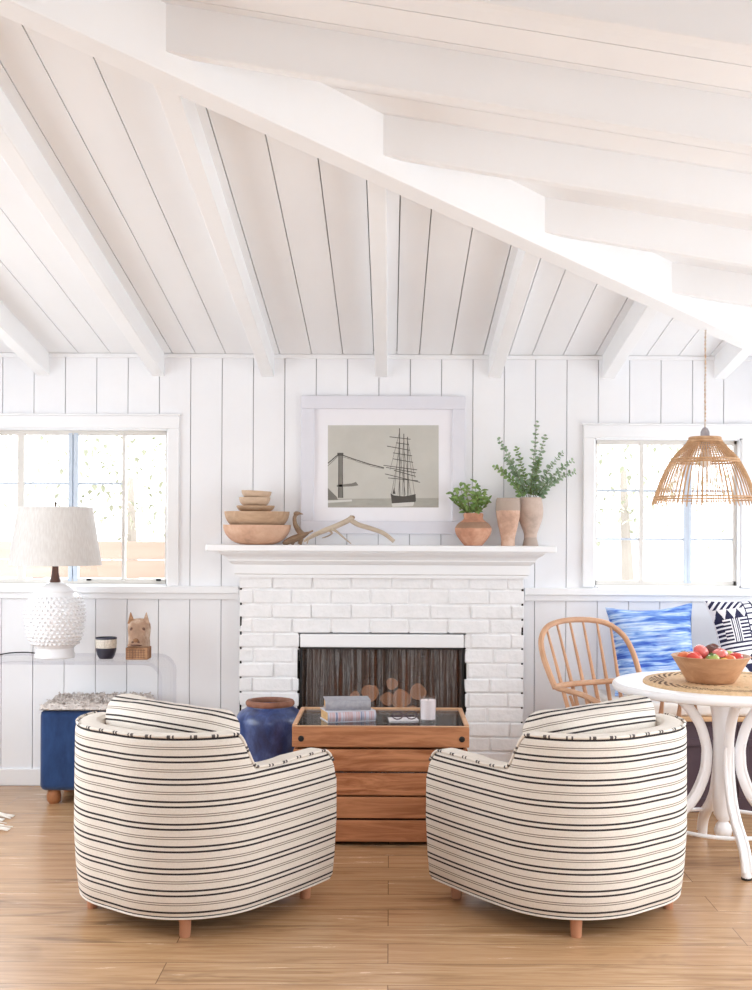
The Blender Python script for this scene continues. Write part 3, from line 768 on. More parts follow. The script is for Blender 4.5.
    for x, y in ((-.268,-.247), (-.268,.247), (.303,-.278), (.303,.278)):
        mk('leg', MB().lathe([(.017, 0), (.019, .004), (.0215, .08)], 20, Matrix.Translation((x, y, 0))), M['chairleg'], ch)
    return ch
barrel_chair('striped barrel chair on the left, in front of the navy stool', (-.716, 4.387, 0), math.radians(52), 1)
barrel_chair('striped barrel chair on the right, in front of the round white table', (.662, 4.405, 0), math.radians(129), -1)

# ------------------------------------------------------------------ crate coffee table
M['crate'] = wood('orange_pine_crate', (224,160,116), (160,96,60), 0, .6, 30, .25, .4, .1, .38, .58)
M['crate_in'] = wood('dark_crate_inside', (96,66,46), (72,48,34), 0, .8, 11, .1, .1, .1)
M['lining'] = paint('charcoal_tray_lining', (204,200,200), (184,180,180), .7, 12, .2)
M['crate_rim'] = wood('pale_crate_rim', (224,180,142), (200,146,106), 0, .5, 14, .3, .1, .1)
cy0, cy1, cx0, cx1 = 5.2, 5.73, -.424, .351
ct = thing('crate_coffee_table', 'slatted orange pine crate coffee table with glass top', 'coffee table', ((cx0+cx1)/2, (cy0+cy1)/2, 0))
hx, hy = (cx1-cx0)/2, (cy1-cy0)/2
zs = [(.429,.517), (.324,.4195), (.219,.3155), (.119,.2115), (.0165,.1095)]
for k, (z0, z1) in enumerate(zs):
    e = .0 if k == 0 else .006
    for s in (-1, 1):
        mk('slat', MB().box(-hx+e, hx-e, s*hy-(s > 0)*.018+.0, s*hy+(s < 0)*.018, z0, z1), M['crate'], ct, bevel=.004)
        mk('end_slat', MB().box(s*hx-(s > 0)*.018-s*e, s*hx+(s < 0)*.018-s*e, -hy+.0185, hy-.0185, z0, z1), M['crate'], ct, bevel=.004)
for sx in (-1, 1):
    for sy in (-1, 1):
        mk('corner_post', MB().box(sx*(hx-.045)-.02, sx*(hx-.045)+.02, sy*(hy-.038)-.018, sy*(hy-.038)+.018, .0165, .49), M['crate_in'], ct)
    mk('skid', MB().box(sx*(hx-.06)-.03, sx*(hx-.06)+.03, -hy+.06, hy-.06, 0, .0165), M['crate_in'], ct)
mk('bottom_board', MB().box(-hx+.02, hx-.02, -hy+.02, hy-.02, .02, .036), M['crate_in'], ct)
mk('lining', MB().box(-hx+.019, hx-.019, -hy+.019, hy-.019, .49, .50), M['lining'], ct)
mb = MB(); w = .02
mb.box(-hx, hx, -hy, -hy+w, .5175, .522); mb.box(-hx, hx, hy-w, hy, .5175, .527); mb.box(-hx, -hx+w, -hy+w, hy-w, .5175, .527); mb.box(hx-w, hx, -hy+w, hy-w, .5175, .527)
mk('rim', mb, M['crate_rim'], ct, bevel=.003)
mk('glass_top', MB().box(-hx+w+.001, hx-w-.001, -hy+w+.001, hy-w-.001, .510, .5205), M['tglass'], ct)
for px in (302, 463):
    x = X(px, cy0)-(cx0+cx1)/2; z = Z(739, cy0)
    mk('bolt', MB().lathe([(.013, 0), (.013, .003), (.009, .005), (.0005, .005)], 16, Matrix.Translation((x, -hy, z)) @ Matrix.Rotation(PI/2, 4, 'X')), M['black'], ct)
ZT = .5207
# books
M['paper'] = wood('aged_page_edges', (214,178,132), (190,150,104), 0, .9, 40, .1, .1, .02)
M['cloth_grey'] = paint('grey_book_cloth', (168,168,174), (150,150,158), .8, 60, .15, .1, 200)
M['dust'] = paint('pale_book_board', (208,208,216), (196,196,206), .6, 30, .2)
def spine_mat():
    n = NT('striped_book_spine'); v = n.coord(); sp = n.new('ShaderNodeSeparateXYZ'); n.l.new(v, sp.inputs[0])
    f = n.noise(n.coord((1, .02, .02)), 34, 2)
    g = n.noise(v, 60, 3)
    c = n.ramp(f, [(.32, (120,136,176)), (.42, (206,208,222)), (.5, (198,150,146)), (.56, (214,212,220)), (.66, (98,112,156))], 'LINEAR')
    n.col(n.mix(n.math('MULTIPLY', g, .5), c, (190,188,200))); n.set(Roughness=.7, Specular_IOR_Level=.2); return n.m
M['spine'] = spine_mat()
def book(label, loc, rz, L, Wd, T, cover, spine):
    bk = thing('book', label, 'book', loc, rz, 'books on the crate table')
    mk('pages', MB().box(-L/2+.004, L/2-.004, .006, Wd-.004, .004, T-.004), M['paper'], bk)
    c = MB().box(-L/2, L/2, .004, Wd, 0, .0035).box(-L/2, L/2, .004, Wd, T-.0035, T)
    mk('cover', c, cover, bk)
    rows = []
    for x in (-L/2, -L/2+.004, L/2-.004, L/2): rows.append([(x, .006-.011*math.cos((i/8-.5)*PI)+.0, T*i/8) for i in range(9)] + [(x, .006, T*(1-i/4)) for i in range(5)])
    mk('spine', MB().grid(rows, 0, True), spine, bk, angle=30)
    return bk
p = W(330, 723.5, 5.30)
book('thick old book with striped spine, lower of two on the crate table', (W(352,720,5.31).x, 5.325, ZT), math.radians(17), .222, .15, .047, M['dust'], M['spine'])
book('grey cloth book lying on top of the striped book', (W(348,705,5.32).x, 5.345, ZT+.0472), math.radians(7), .205, .14, .046, M['cloth_grey'], M['cloth_grey'])
# candle
M['wax'] = paint('white_wax', (242,236,238), (238,230,232), .5, 10, .3)
M['cglass'] = thin_glass('candle_glass', (.985,.98,.985,1), .06, .4, .05)
cd = thing('candle', 'white candle in a clear glass tumbler on the crate table', 'candle', (X(429,5.34), 5.34, ZT))
mk('tumbler', MB().lathe([(.0005,0), (.034,0), (.036,.01), (.0365,.112), (.0345,.112), (.0335,.012), (.0005,.010)], 36), M['cglass'], cd, angle=50)
mk('wax', MB().lathe([(.0005,.0125), (.0331,.0125), (.0342,.098), (.0005,.096)], 32), M['wax'], cd, angle=50)
mk('wick', MB().tube([(0,0,.096), (.001,0,.108)], .0012, 6), M['black'], cd)
# card with a pair of glasses
M['card'] = paint('white_card', (238,234,236), (226,222,226), .7, 20, .2)
crd = mk('note_card', MB().box(-.066, .066, -.045, .045, 0, .006), M['card'], loc=(X(404,5.38), 5.385, ZT), rot=(0, 0, .1), bevel=.001)
tag(crd, 'small white booklet lying flat on the crate table', 'booklet')
M['tort'] = paint('dark_plum_plastic', (74,44,56), (50,32,42), .3, 30, .5)
gl = thing('eyeglasses', 'dark plum eyeglasses lying on the white booklet', 'eyeglasses', (X(405,5.37), 5.372, ZT+.0062), .15)
for s in (-1, 1):
    mk('lens_rim', MB().tube([(s*.032+.024*math.cos(q*PI/10), -.012+.004*math.sin(q*PI/10), .019+.0165*math.sin(q*PI/10)) for q in range(20)], .0024, 6, closed=True), M['tort'], gl)
    mk('temple', MB().tube([(s*.057, -.012, .024), (s*.05, .025, .015), (-s*.035, .036+s*.004, .004)], .002, 6), M['tort'], gl)
mk('bridge', MB().tube([(-.008,-.012,.021), (0,-.014,.026), (.008,-.012,.021)], .002, 6), M['tort'], gl)

# ------------------------------------------------------------------ blue jar
def glaze():
    n = NT('cobalt_glaze'); v = n.coord((1,1,.5)); a = n.noise(v, 13, 7, .7)
    c = n.ramp(a, [(.3, (30,38,72)), (.5, (50,70,124)), (.7, (88,110,162))])
    dr = n.noise(n.coord((1,1,.15)), 40, 4)
    n.col(n.mix(n.math('MULTIPLY', dr, .35), c, (52,54,78))); n.set(Roughness=.28, Specular_IOR_Level=.55); n.bump(a, .2, .004); return n.m
M['glaze'] = glaze(); M['jarrim'] = paint('brown_clay_rim', (150,104,84), (112,74,58), .6, 16, .3, .3, 50)
yj = 5.97; xj = X(271, yj)
jar = thing('ceramic_jar', 'tall cobalt blue glazed jar with brown rim beside the crate', 'jar', (xj, yj, 0))
body = [(.0005,0), (.10,0), (.105,.01), (.118,.12), (.14,.25), (.164,.36), (.171,.405), (.168,.44), (.152,.468), (.128,.484), (.116,.494), (.114,.506)]
bs = [(p.x, p.z) for p in spline([(r, 0, z) for r, z in body[2:]], 4)]
mk('body', MB().lathe(body[:2]+bs+[(.098,.506), (.10,.47), (.14,.42), (.12,.2), (.09,.02), (.0005,.02)], 48), M['glaze'], jar, angle=50)
mk('rim', MB().lathe([(.098,.500), (.118,.499), (.1225,.507), (.1225,.516), (.117,.525), (.104,.527), (.097,.52), (.096,.506), (.098,.500)], 44, cap=False), M['jarrim'], jar, angle=60)

# ------------------------------------------------------------------ left side: console, lamp, cup, carving, stool, rug
cn = MB(); c0, c1, cr, tt = 5.91, 6.30, .09, .018; xr_, zt_ = -1.127, .722
pth = [(-2.62, 0), (-2.62, zt_-cr)] + [(-2.62+cr-cr*math.cos(q*PI/16), zt_-cr+cr*math.sin(q*PI/16)) for q in range(1, 9)] + [(xr_-cr+cr*math.sin(q*PI/16), zt_-cr+cr*math.cos(q*PI/16)) for q in range(0, 9)] + [(xr_, 0)]
def inset(pts, d):
    out = []
    for i, p in enumerate(pts):
        a = Vector(pts[max(i-1, 0)]); b_ = Vector(pts[min(i+1, len(pts)-1)]); t = (b_-a).normalized(); out.append((p[0]+t.y*d, p[1]-t.x*d))
    return out
inn = inset(pth, tt)
rows = [[(p[0], c0, p[1]) for p in pth], [(p[0], c1, p[1]) for p in pth], [(p[0], c1, p[1]) for p in inn], [(p[0], c0, p[1]) for p in inn], [(p[0], c0, p[1]) for p in pth]]
cn.grid(rows, 0, True, False, lambda i, j: 0 if i in (0, 2) else 1)
tag(mk('console_table', cn, [M['acrylic'], M['acrylic_edge']], angle=30), 'clear acrylic waterfall console table under the left window', 'console table')
YL = 6.08; sl = YL/F
M['ceramic'] = paint('white_glazed_ceramic', (234,234,236), (228,228,231), .25, 4, .5)
lamp = thing('table_lamp', 'white hobnail ceramic table lamp with linen shade', 'table lamp', (X(55.5, YL), YL, zt_))
prof = [(.0005,0), (.098,0), (.102,.004), (.1,.016), (.096,.03), (.095,.05), (.104,.06), (.118,.08), (.134,.115), (.141,.16), (.146,.205), (.147,.235), (.142,.27), (.129,.30), (.114,.322), (.104,.333), (.106,.341), (.102,.349), (.085,.362), (.06,.374), (.04,.381), (.032,.384), (.0005,.384)]
mk('body', MB().lathe(prof, 56), M['ceramic'], lamp, angle=40)
hb = MB()
for k in range(13):
    z = .075 + k*.0192; r = lerp([(p[1], p[0]) for p in prof[5:]], z); nn = 34
    for i in range(nn):
        a_ = 2*PI*(i+.5*(k % 2))/nn; c = Vector((r*math.cos(a_), r*math.sin(a_), z)); n = Vector((math.cos(a_), math.sin(a_), 0)); s = Vector((-n.y, n.x, 0)); u = Vector((0,0,1)); w = .0105
        vs = [c+s*w*math.cos(q*PI/3)+u*w*math.sin(q*PI/3)-n*.003 for q in range(6)] + [c+s*w*.45*math.cos(q*PI/3)+u*w*.45*math.sin(q*PI/3)+n*.0085 for q in range(6)]
        hb.add(vs, [(q, (q+1) % 6, 6+(q+1) % 6, 6+q) for q in range(6)] + [tuple(range(6, 12))], 0, True)
mk('hobnails', hb, M['ceramic'], lamp, angle=60)
M['walnut'] = wood('walnut_neck', (112,78,66), (84,56,48), 2, .45, 18, .3)
mk('neck', MB().lathe([(.026,.384), (.028,.388), (.024,.40), (.0175,.43), (.0155,.47), (.0155,.50)], 24), M['walnut'], lamp)
def linen():
    n = NT('linen_shade'); v = n.coord((1,1,.5)); w = n.noise(n.coord((1,1,.12)), 140, 3); g = n.noise(v, 9, 4)
    c = n.ramp(w, [(.3, (226,222,218)), (.7, (240,238,235))]); c = n.mix(n.math('MULTIPLY', g, .25), c, (222,216,214))
    n.col(c); n.set(Roughness=.95, Specular_IOR_Level=.05)
    tl = n.new('ShaderNodeBsdfTranslucent'); n.l.new(c, tl.inputs[0]); mx = n.new('ShaderNodeMixShader'); mx.inputs[0].default_value = .38
    n.l.new(n.b.outputs[0], mx.inputs[1]); n.l.new(tl.outputs[0], mx.inputs[2]); n.l.new(mx.outputs[0], n.out.inputs[0]); return n.m
M['linen'] = linen()
zsb, zst = .472, .768
mk('lamp_shade', MB().lathe([(.232,zsb), (.185,zst), (.183,zst), (.230,zsb), (.232,zsb)], 56, cap=False), M['linen'], lamp, angle=30)
M['brass'] = paint('aged_brass', (96,80,62), (74,60,46), .4, 20, .5, metallic=.8)
hp = MB().tube([(0,0,.50), (0,0,.785)], .005, 8)
for q in range(3): hp.tube([(0,0,zst-.01), (.184*math.cos(q*2.094+.3), .184*math.sin(q*2.094+.3), zst-.004)], .002, 6)
mk('harp', hp, M['brass'], lamp)
mk('finial', MB().ball((0,0,.788), .007), M['brass'], lamp)
tag(mk('lamp_cord', MB().tube(spline([(X(40,6.1), 6.18, zt_+.004), (X(25,6.2), 6.26, zt_+.006), (X(8,6.2), 6.24, zt_+.005), (X(-8,6.1), 6.1, zt_+.004), (X(-30,6.1), 6.15, zt_+.004)], 8), .0035, 6), M['black']), 'thin dark cord trailing over the acrylic console behind the lamp', 'cord')
def cupmat():
    n = NT('banded_stoneware'); v = n.coord(); sp = n.new('ShaderNodeSeparateXYZ'); n.l.new(v, sp.inputs[0])
    z = sp.outputs['Z']; sk = n.noise(v, 120, 3)
    c = n.mix(n.math('GREATER_THAN', z, .055), (44,44,58), n.ramp(sk, [(.35, (186,178,166)), (.6, (212,206,194))])); c = n.mix(n.math('GREATER_THAN', z, .099), c, (46,48,66))
    n.col(c); n.set(Roughness=.4); return n.m
yc = 6.04
tag(mk('cup', MB().lathe([(.0005,0), (.034,0), (.036,.004), (.044,.018), (.051,.045), (.0535,.08), (.0535,.108), (.0505,.108), (.0495,.08), (.045,.03), (.03,.012), (.0005,.01)], 40), cupmat(), loc=(X(106.7,yc), yc, zt_), angle=50), 'small stoneware cup, cream band over dark base, on the acrylic console', 'cup')
# carved animal head
M['carve'] = terracotta('carved_driftwood', (212,190,170), (160,128,106))
M['carve_d'] = terracotta('carved_brown_wood', (180,140,108), (136,98,72))
yh = 6.03
hd = thing('carved_head', 'carved wooden animal head with pricked ears on a block', 'sculpture', (X(138.6,yh), yh, zt_))
mk('block', MB().box(-.052, .058, -.05, .05, 0, .062), M['carve_d'], hd, bevel=.004)
g = MB()
for i in range(7): g.box(-.045+i*.0142-.001, -.045+i*.0142+.001, -.0508, -.0495, .008, .054)
for i in range(4): g.box(-.048, .046, -.0508, -.0495, .012+.012*i-.0008, .012+.012*i+.0008)
mk('carved_grid', g, M['walnut'], hd)
rows = []
for z, wx, y0, y1, ex in ((.060,.050,-.035,.05,.5), (.068,.054,-.052,.055,.5), (.085,.054,-.062,.055,.55), (.105,.053,-.056,.055,.6), (.13,.055,-.042,.055,.6), (.155,.057,-.034,.054,.6), (.175,.054,-.028,.052,.65), (.192,.046,-.018,.045,.7), (.202,.028,-.004,.03,.8), (.205,.004,.008,.014,1)):
    ring = []
    for i in range(28):
        q = 2*PI*i/28; cx, sy = math.cos(q), math.sin(q); c2 = math.copysign(abs(cx)**ex, cx); s2 = math.copysign(abs(sy)**ex, sy)
        yv = (y0+y1)/2 + s2*(y1-y0)/2; nx = wx
        if yv < 0 and .07 < z < .19: nx = wx*(1-.28*min(1, -yv/.05))          # the muzzle narrows to the front
        ring.append((c2*nx+.003, yv, z))
    rows.append(ring)
mk('head', MB().grid(rows, 0, True, True), M['carve'], hd, angle=60)
for s in (-1, 1):
    e = MB(); bx = s*.036+.003
    e.add([(bx-.019,-.012,.178), (bx+.019,-.012,.178), (bx+.017,.014,.178), (bx-.017,.014,.178), (bx-s*.002+s*.006-.003,-.006,.236), (bx-s*.002+s*.006+.003,-.006,.236), (bx+s*.004,.002,.236)], [(0,1,5,4), (1,2,6,5), (2,3,6), (3,0,4,6), (4,5,6), (3,2,1,0)])
    mk('ear', e, M['carve_d'] if s < 0 else M['carve'], hd, bevel=.003)
    mk('eye', MB().ball((s*.029+.003, -.0275, .152), .010, sc=(1, .6, 1)), M['walnut'], hd)
    mk('nostril', MB().ball((s*.014+.0, -.0575, .089), .007, sc=(1.2, .7, .8)), M['walnut'], hd)
mk('mouth', MB().tube([(-.034,-.047,.078), (-.015,-.058,.073), (.004,-.061,.075), (.022,-.058,.073), (.038,-.046,.078)], .003, 6), M['walnut'], hd)
mk('nose', MB().ball((.001,-.058,.098), .014, sc=(1, .5, .8)), M['carve_d'], hd)
# stool with fleece
def velvet():
    n = NT('navy_velvet'); v = n.coord((1,1,.35)); a = n.noise(v, 22, 6, .7)
    n.col(n.ramp(a, [(.3, (24,46,84)), (.7, (38,66,112))])); n.set(Roughness=.85, Specular_IOR_Level=.2)
    n.b.inputs['Sheen Weight'].default_value = .3; n.bump(a, .2, .004); return n.m
M['velvet'] = velvet()
sx0, sx1, sy0, sy1 = X(40,5.93), X(40,5.93)+.50, 5.93, 6.33
stl = thing('stool', 'square navy blue upholstered stool under the console', 'stool', ((sx0+sx1)/2, (sy0+sy1)/2, 0))
ux, uy = (sx1-sx0)/2, (sy1-sy0)/2
mk('upholstery', MB().box(-ux, ux, -uy, uy, .07, .474), M['velvet'], stl, bevel=.03, seg=5)
pp = [(-ux+.012,-uy+.012,.46), (ux-.012,-uy+.012,.46), (ux-.012,uy-.012,.46), (-ux+.012,uy-.012,.46)]
mk('piping', MB().tube([Vector(a)+(Vector(b_)-Vector(a))*i/10 for a, b_ in zip(pp, pp[1:]+pp[:1]) for i in range(10)], .006, 6, closed=True), M['velvet'], stl)
M['bun'] = wood('oak_bun_foot', (182,124,84), (148,94,58), 0, .5, 16, .3)
for s in (-1, 1):
    for t in (-1, 1): mk('foot', MB().lathe([(.024,0), (.034,.012), (.037,.035), (.032,.058), (.03,.07)], 20, Matrix.Translation((s*(ux-.06), t*(uy-.06), 0))), M['bun'], stl)
M['fleece'] = paint('grey_beige_fleece', (214,206,200), (172,162,156), .95, 22, .05, .8, 70)
fm = MB(); rows = []; N1, N2 = 40, 30; fx = .25; fy = .2
hF = lambda i, j: .03 + .022*noise.noise((i*.35, j*.35, 3)) + .012*noise.noise((i*1.1, j*1.1, 8))
top = [[(-fx+2*fx*i/N1+.012*noise.noise((i*.5, j*.5, 1)), -fy+2*fy*j/N2+.012*noise.noise((i*.5, j*.5, 5)), max(.004, hF(i, j)*min(1, (min(i, N1-i, j, N2-j)+.3)/2.2))) for j in range(N2+1)] for i in range(N1+1)]
fm.grid(top, 0, True)
fm.add([top[0][0][:2]+(.0,), top[-1][0][:2]+(.0,), top[-1][-1][:2]+(0,), top[0][-1][:2]+(0,)], [(0,3,2,1)])
rf = random.Random(5)
for _ in range(2200):
    i, j = rf.randint(1, N1-1), rf.randint(0, N2-1); p = Vector(top[i][j]); d = Vector((rf.uniform(-1, 1), rf.uniform(-1, 1), .5)).normalized(); s = d.orthogonal().normalized()*.0022
    e = .011; fm.add([p-s, p+s, p+d*e*.6+s*.8+Vector((0,0,.003)), p+d*e-Vector((0,0,.004))], [(0,1,2,3)])
tag(mk('fleece_throw', fm, M['fleece'], loc=((sx0+sx1)/2, (sy0+sy1)/2-.01, .4745), recalc=False), 'fluffy grey fleece lying on top of the navy stool', 'fleece')
# rug edge with tassels
M['rug'] = paint('ivory_wool_rug', (236,230,222), (220,212,202), .95, 40, .05, .6, 120)
rg = thing('rug', 'ivory rug of which only the knotted tassels reach into view at left', 'rug', (-2.225, 5.4, 0))
mk('pile', MB().box(-.5, .27, -.35, .3, 0, .014), M['rug'], rg, bevel=.004)
for k in range(9):
    y = -.33 + k*.075; tm = MB(); L = .10 + .05*((k*7) % 3)/2 + (.06 if k in (2, 5, 6) else 0)
    tm.ball((.285, y, .012), .013)
    for q in range(9):
        a_ = rf.uniform(-.4, .4); tm.tube([(.285, y, .012), (.285+L*.5, y+a_*L*.3, .014+rf.uniform(0, .012)), (.285+L, y+a_*L*.6+rf.uniform(-.01, .01), .005)], [.004, .004, .002], 5)
    mk('tassel', tm, M['rug'], rg)

# ------------------------------------------------------------------ dining corner: bench, pillows, table, chair, pendant
M['plum'] = paint('dark_plum_paint', (88,72,80), (78,62,72), .5, 6, .3)
M['ledge'] = wood('pale_oak_ledge', (222,184,144), (198,156,114), 0, .5, 14, .3, .1, .08)
bx0, bx1, by0 = 1.1, XR-.02, 5.85
bn = thing('bench', 'built-in bench with dark plum front and pale oak ledge', 'bench', ((bx0+bx1)/2, (by0+6.35)/2, 0))
off = Vector(bn.location); T = Matrix.Translation(-off)
mk('bench_box', MB().box(bx0, bx1, by0+.012, 6.375, 0, .448, T=T), M['plum'], bn)
pn = MB()
for z0, z1 in ((0, .07), (.325, .36), (.43, .448)): pn.box(bx0, bx1, by0, by0+.012, z0, z1, T=T)
for x in (bx0, bx0+.62, bx1-.06): pn.box(x, x+.05, by0, by0+.012, .07, .43, T=T)
mk('panel_frame', pn, M['plum'], bn, bevel=.003)
mk('ledge', MB().box(bx0-.015, bx1, by0-.02, 6.375, .4485, .47, T=T), M['ledge'], bn, bevel=.004)
M['cushion'] = paint('oatmeal_bench_fabric', (226,220,214), (216,210,204), .9, 40, .1, .2, 150)
tag(mk('seat_cushion', MB().box(bx0, bx1-.02, by0+.0, 6.365, .4705, .535), M['cushion'], bevel=.02, seg=4), 'flat oatmeal seat cushion lying along the plum bench', 'cushion')
def pillow(name, label, size, depth, mats, loc, rot, fn=None, n=64):
    rows = []; S = size/2
    def pt(u, v, side):
        bx = 1-.13*(1-v*v)*abs(u)**3; bv = 1-.13*(1-u*u)*abs(v)**3
        t = depth*max(0, (1-u**4)*(1-v**4))**.6*.5
        t += .006*noise.noise((u*3, v*3, side*4))*(1-u*u)*(1-v*v)
        return (u*S*bx, side*t, v*S*bv)
    mb = MB()
    for side in (-1, 1):
        mb.grid([[pt(-1+2*i/n, -1+2*j/n, side) for i in range(n+1)] for j in range(n+1)], 0, True, False, (lambda j, i: fn((i+.5)/n, (j+.5)/n)) if fn else None)
    o = mk(name, mb, mats, loc=loc, rot=rot, angle=80)
    ed = [(-1+2*i/24, -1) for i in range(24)]+[(1, -1+2*i/24) for i in range(24)]+[(1-2*i/24, 1) for i in range(24)]+[(-1, 1-2*i/24) for i in range(24)]
    mk('seam', MB().tube([pt(u, v, 1) for u, v in ed], .004, 6, closed=True), mats[0], o)
    return tag(o, label, 'pillow', 'pillows leaning on the bench')
def shibori():
    n = NT('blue_tie_dye'); a = n.noise(n.coord((.8, 1, 7.5)), 7, 3, .5, .5)
    b_ = n.noise(n.coord((1.2, 1, 1.2)), 8, 3); cc = n.noise(n.coord((2.2, 1, 26)), 5, 3, .6, .3)
    c = n.ramp(a, [(.36, (56,84,178)), (.44, (96,134,208)), (.52, (158,190,232)), (.62, (206,222,244))])
    c = n.mix(n.ramp(cc, [(.46, (0,0,0)), (.6, (200,200,200))]), c, (96,134,206)); c = n.mix(n.ramp(b_, [(.5, (0,0,0)), (.68, (150,150,150))]), c, (196,214,240))
    n.col(c); n.set(Roughness=.85, Specular_IOR_Level=.1); n.bump(a, .3, .006); return n.m
M['shibori'] = shibori()
pc = W(654, 652, 6.13)
pillow('throw_pillow', 'blue tie-dyed square pillow leaning behind the wooden chair', .455, .15, [M['shibori']], (pc.x, 6.13, .535+.240), (math.radians(-14), math.radians(-3), math.radians(4)))
M['navyink'] = paint('navy_ink_cotton', (52,52,78), (44,44,70), .9, 30, .1); M['offwhite'] = paint('off_white_cotton', (232,230,234), (226,224,230), .9, 30, .1)
def mud(u, v):
    """hand-stamped columns of chevrons, rungs and triangles"""
    fr = lambda x: x - math.floor(x)
    z = 1 - v
    def stripes(x, f, d=.5): return 0 if fr(x*f) < d else 1
    if u < .36:
        k = int(z*8)
        if k == 0: return stripes(u+z, 14)
        if k == 1: return 0 if abs(fr(u*9)-.5)*2 < fr(z*8) else 1
        if k in (2, 3): return stripes(z, 26) if (.08 < u < .17 or .27 < u) else (stripes(u, 44, .45) if u >= .17 else stripes(z, 20, .55))
        if k == 4: return stripes(z, 22, .4)
        if k == 5: return 0 if abs(fr(u*11)-.5)+abs(fr(z*8)-.5) < .36 else 1
        if k == 6: return 0 if abs(fr(u*7)-.5)*2 > fr(z*8) else 1
        return stripes(u, 30)
    if u < .375: return 0
    if u < .45: return stripes(z, 15, .3)
    if u < .465: return 0
    if u < .50: return stripes(z, 34, .4) if z > .3 else 1
    if u < .515: return 0
    if u < .60: return 0 if abs(u-.557)/.045 < abs(fr(z*7)-.5)*2 else 1
    if u < .62: return 0
    if z < .2: return stripes(z, 16)
    return 0 if fr(z*12 + 1.8*abs(fr(u*5.2)-.5)) < .5 else 1
pillow('throw_pillow', 'navy and white geometric pillow at the right edge of the bench', .48, .15, [M['offwhite'], M['navyink']], (W(706,650,6.1).x+.27, 6.10, .535+.29), (math.radians(-15), math.radians(-7), math.radians(8)), lambda u, v: 1-mud(u, v), 150)

# round pedestal table
tx, ty = 1.42, 5.05
M['tpaint'] = paint('white_enamel_paint', (243,243,245), (237,237,239), .32, 5, .45)
tb = thing('pedestal_table', 'round white bentwood pedestal table', 'dining table', (tx, ty, 0))
mk('tabletop', MB().lathe([(.0005,.698), (.44,.698), (.456,.703), (.465,.713), (.467,.722), (.464,.732), (.455,.739), (.44,.741), (.0005,.741)], 72), M['tpaint'], tb, angle=30)
mk('apron', MB().lathe([(.0005,.672), (.25,.672), (.25,.698), (.0005,.698)], 48), M['tpaint'], tb, angle=30)
mk('column', MB().lathe([(.0005,.075), (.018,.078), (.034,.095), (.038,.115), (.030,.138), (.02,.15), (.028,.16), (.04,.18), (.045,.3), (.043,.5), (.05,.62), (.06,.672)], 28), M['tpaint'], tb, angle=50)
for k in range(4):
    a_ = k*PI/2; e = Vector((math.cos(a_), math.sin(a_), 0))
    prof = spline([(.19,0,.672), (.15,0,.635), (.10,0,.56), (.073,0,.47), (.07,0,.42), (.08,0,.345), (.125,0,.245), (.195,0,.175), (.27,0,.125), (.315,0,.075), (.332,0,.02), (.334,0,.012)], 6)
    pts = [e*p.x + Vector((0,0,p.z)) for p in prof]
    lg = mk('leg', MB().tube(pts, .022, 12, sq=(.95, 1.0), up=(-e.y, e.x, 0)), M['tpaint'], tb, angle=50)
    s = Vector((-e.y, e.x, 0))
    for q in (-1, 1): mk('bead', MB().tube([p+s*q*.014+Vector((e.x, e.y, 0))*(.012) + Vector((0,0,.01)) for p in pts[18:-6]], .009, 8), M['tpaint'], lg)
    mk('glide', MB().lathe([(.02,0), (.022,.006), (.02,.0125)], 16, Matrix.Translation(e*.334)), M['black'], lg)
mk('stretcher_ring', MB().tube([(.255*math.cos(q*PI/24), .255*math.sin(q*PI/24), .142) for q in range(48)], .0085, 8, closed=True), M['tpaint'], tb)
# woven mat
M['rattan'] = paint('woven_rattan', (222,192,154), (202,168,128), .75, 60, .2, .4, 150); M['rattan_d'] = paint('dark_woven_rattan', (120,92,70), (100,76,58), .8, 60, .15, .3, 150)
rows = []; NR, NA = 60, 240; Rm = .375
zt2 = lambda i: .009+.0022*math.sin(i*PI*1.0)
for i in range(NR+1):
    r = Rm*i/NR; zz = .011 + (.002 if i % 2 else -.001)
    if i == NR: zz = .006
    rows.append([(max(.0005, r)*math.cos(2*PI*j/NA), max(.0005, r)*math.sin(2*PI*j/NA), zz) for j in range(NA)])
rows.append([(Rm*math.cos(2*PI*j/NA), Rm*math.sin(2*PI*j/NA), 0) for j in range(NA)])
mm = MB().grid(rows, 0, True, True, lambda i, j: 1 if (46 <= i <= 55 and ((j//3) % 2 == (i//2) % 2)) or (i in (30, 31) and (j//3) % 2) else 0)
tag(mk('placemat', mm, [M['rattan'], M['rattan_d']], loc=(tx+.025, 4.985, .741), angle=80), 'large round woven rattan mat under the fruit bowl', 'placemat')
zb_ = .741+.0135; xb_, yb_b = X(711.5, 4.95), 4.95
M['bowlw'] = wood('honey_bowl_wood', (214,172,136), (184,134,96), 0, .5, 18, .3, .1, .3)
tag(mk('fruit_bowl', MB().lathe([(.0005,0), (.092,0), (.098,.004), (.112,.025), (.138,.07), (.158,.102), (.163,.108), (.159,.111), (.152,.106), (.131,.072), (.104,.03), (.088,.012), (.0005,.011)], 60), M['bowlw'], loc=(xb_, yb_b, zb_), angle=50), 'honey coloured wooden bowl full of tomatoes on the round mat', 'bowl')
def tomato_mat(name, a, b_, c_):
    n = NT(name); v = n.coord(); sp = n.new('ShaderNodeSeparateXYZ'); n.l.new(v, sp.inputs[0])
    z = n.math('MULTIPLY_ADD', n.noise(v, 30, 3), .03, n.math('MULTIPLY_ADD', sp.outputs['Z'], 1.0, .0))
    n.col(n.ramp(n.math('MULTIPLY_ADD', z, 12, .3), [(.2, b_), (.55, a), (.9, c_)])); n.set(Roughness=.25, Specular_IOR_Level=.5); n.b.inputs['Subsurface Weight'].default_value = .1; n.b.inputs['Subsurface Radius'].default_value = (.02,.006,.004); return n.m
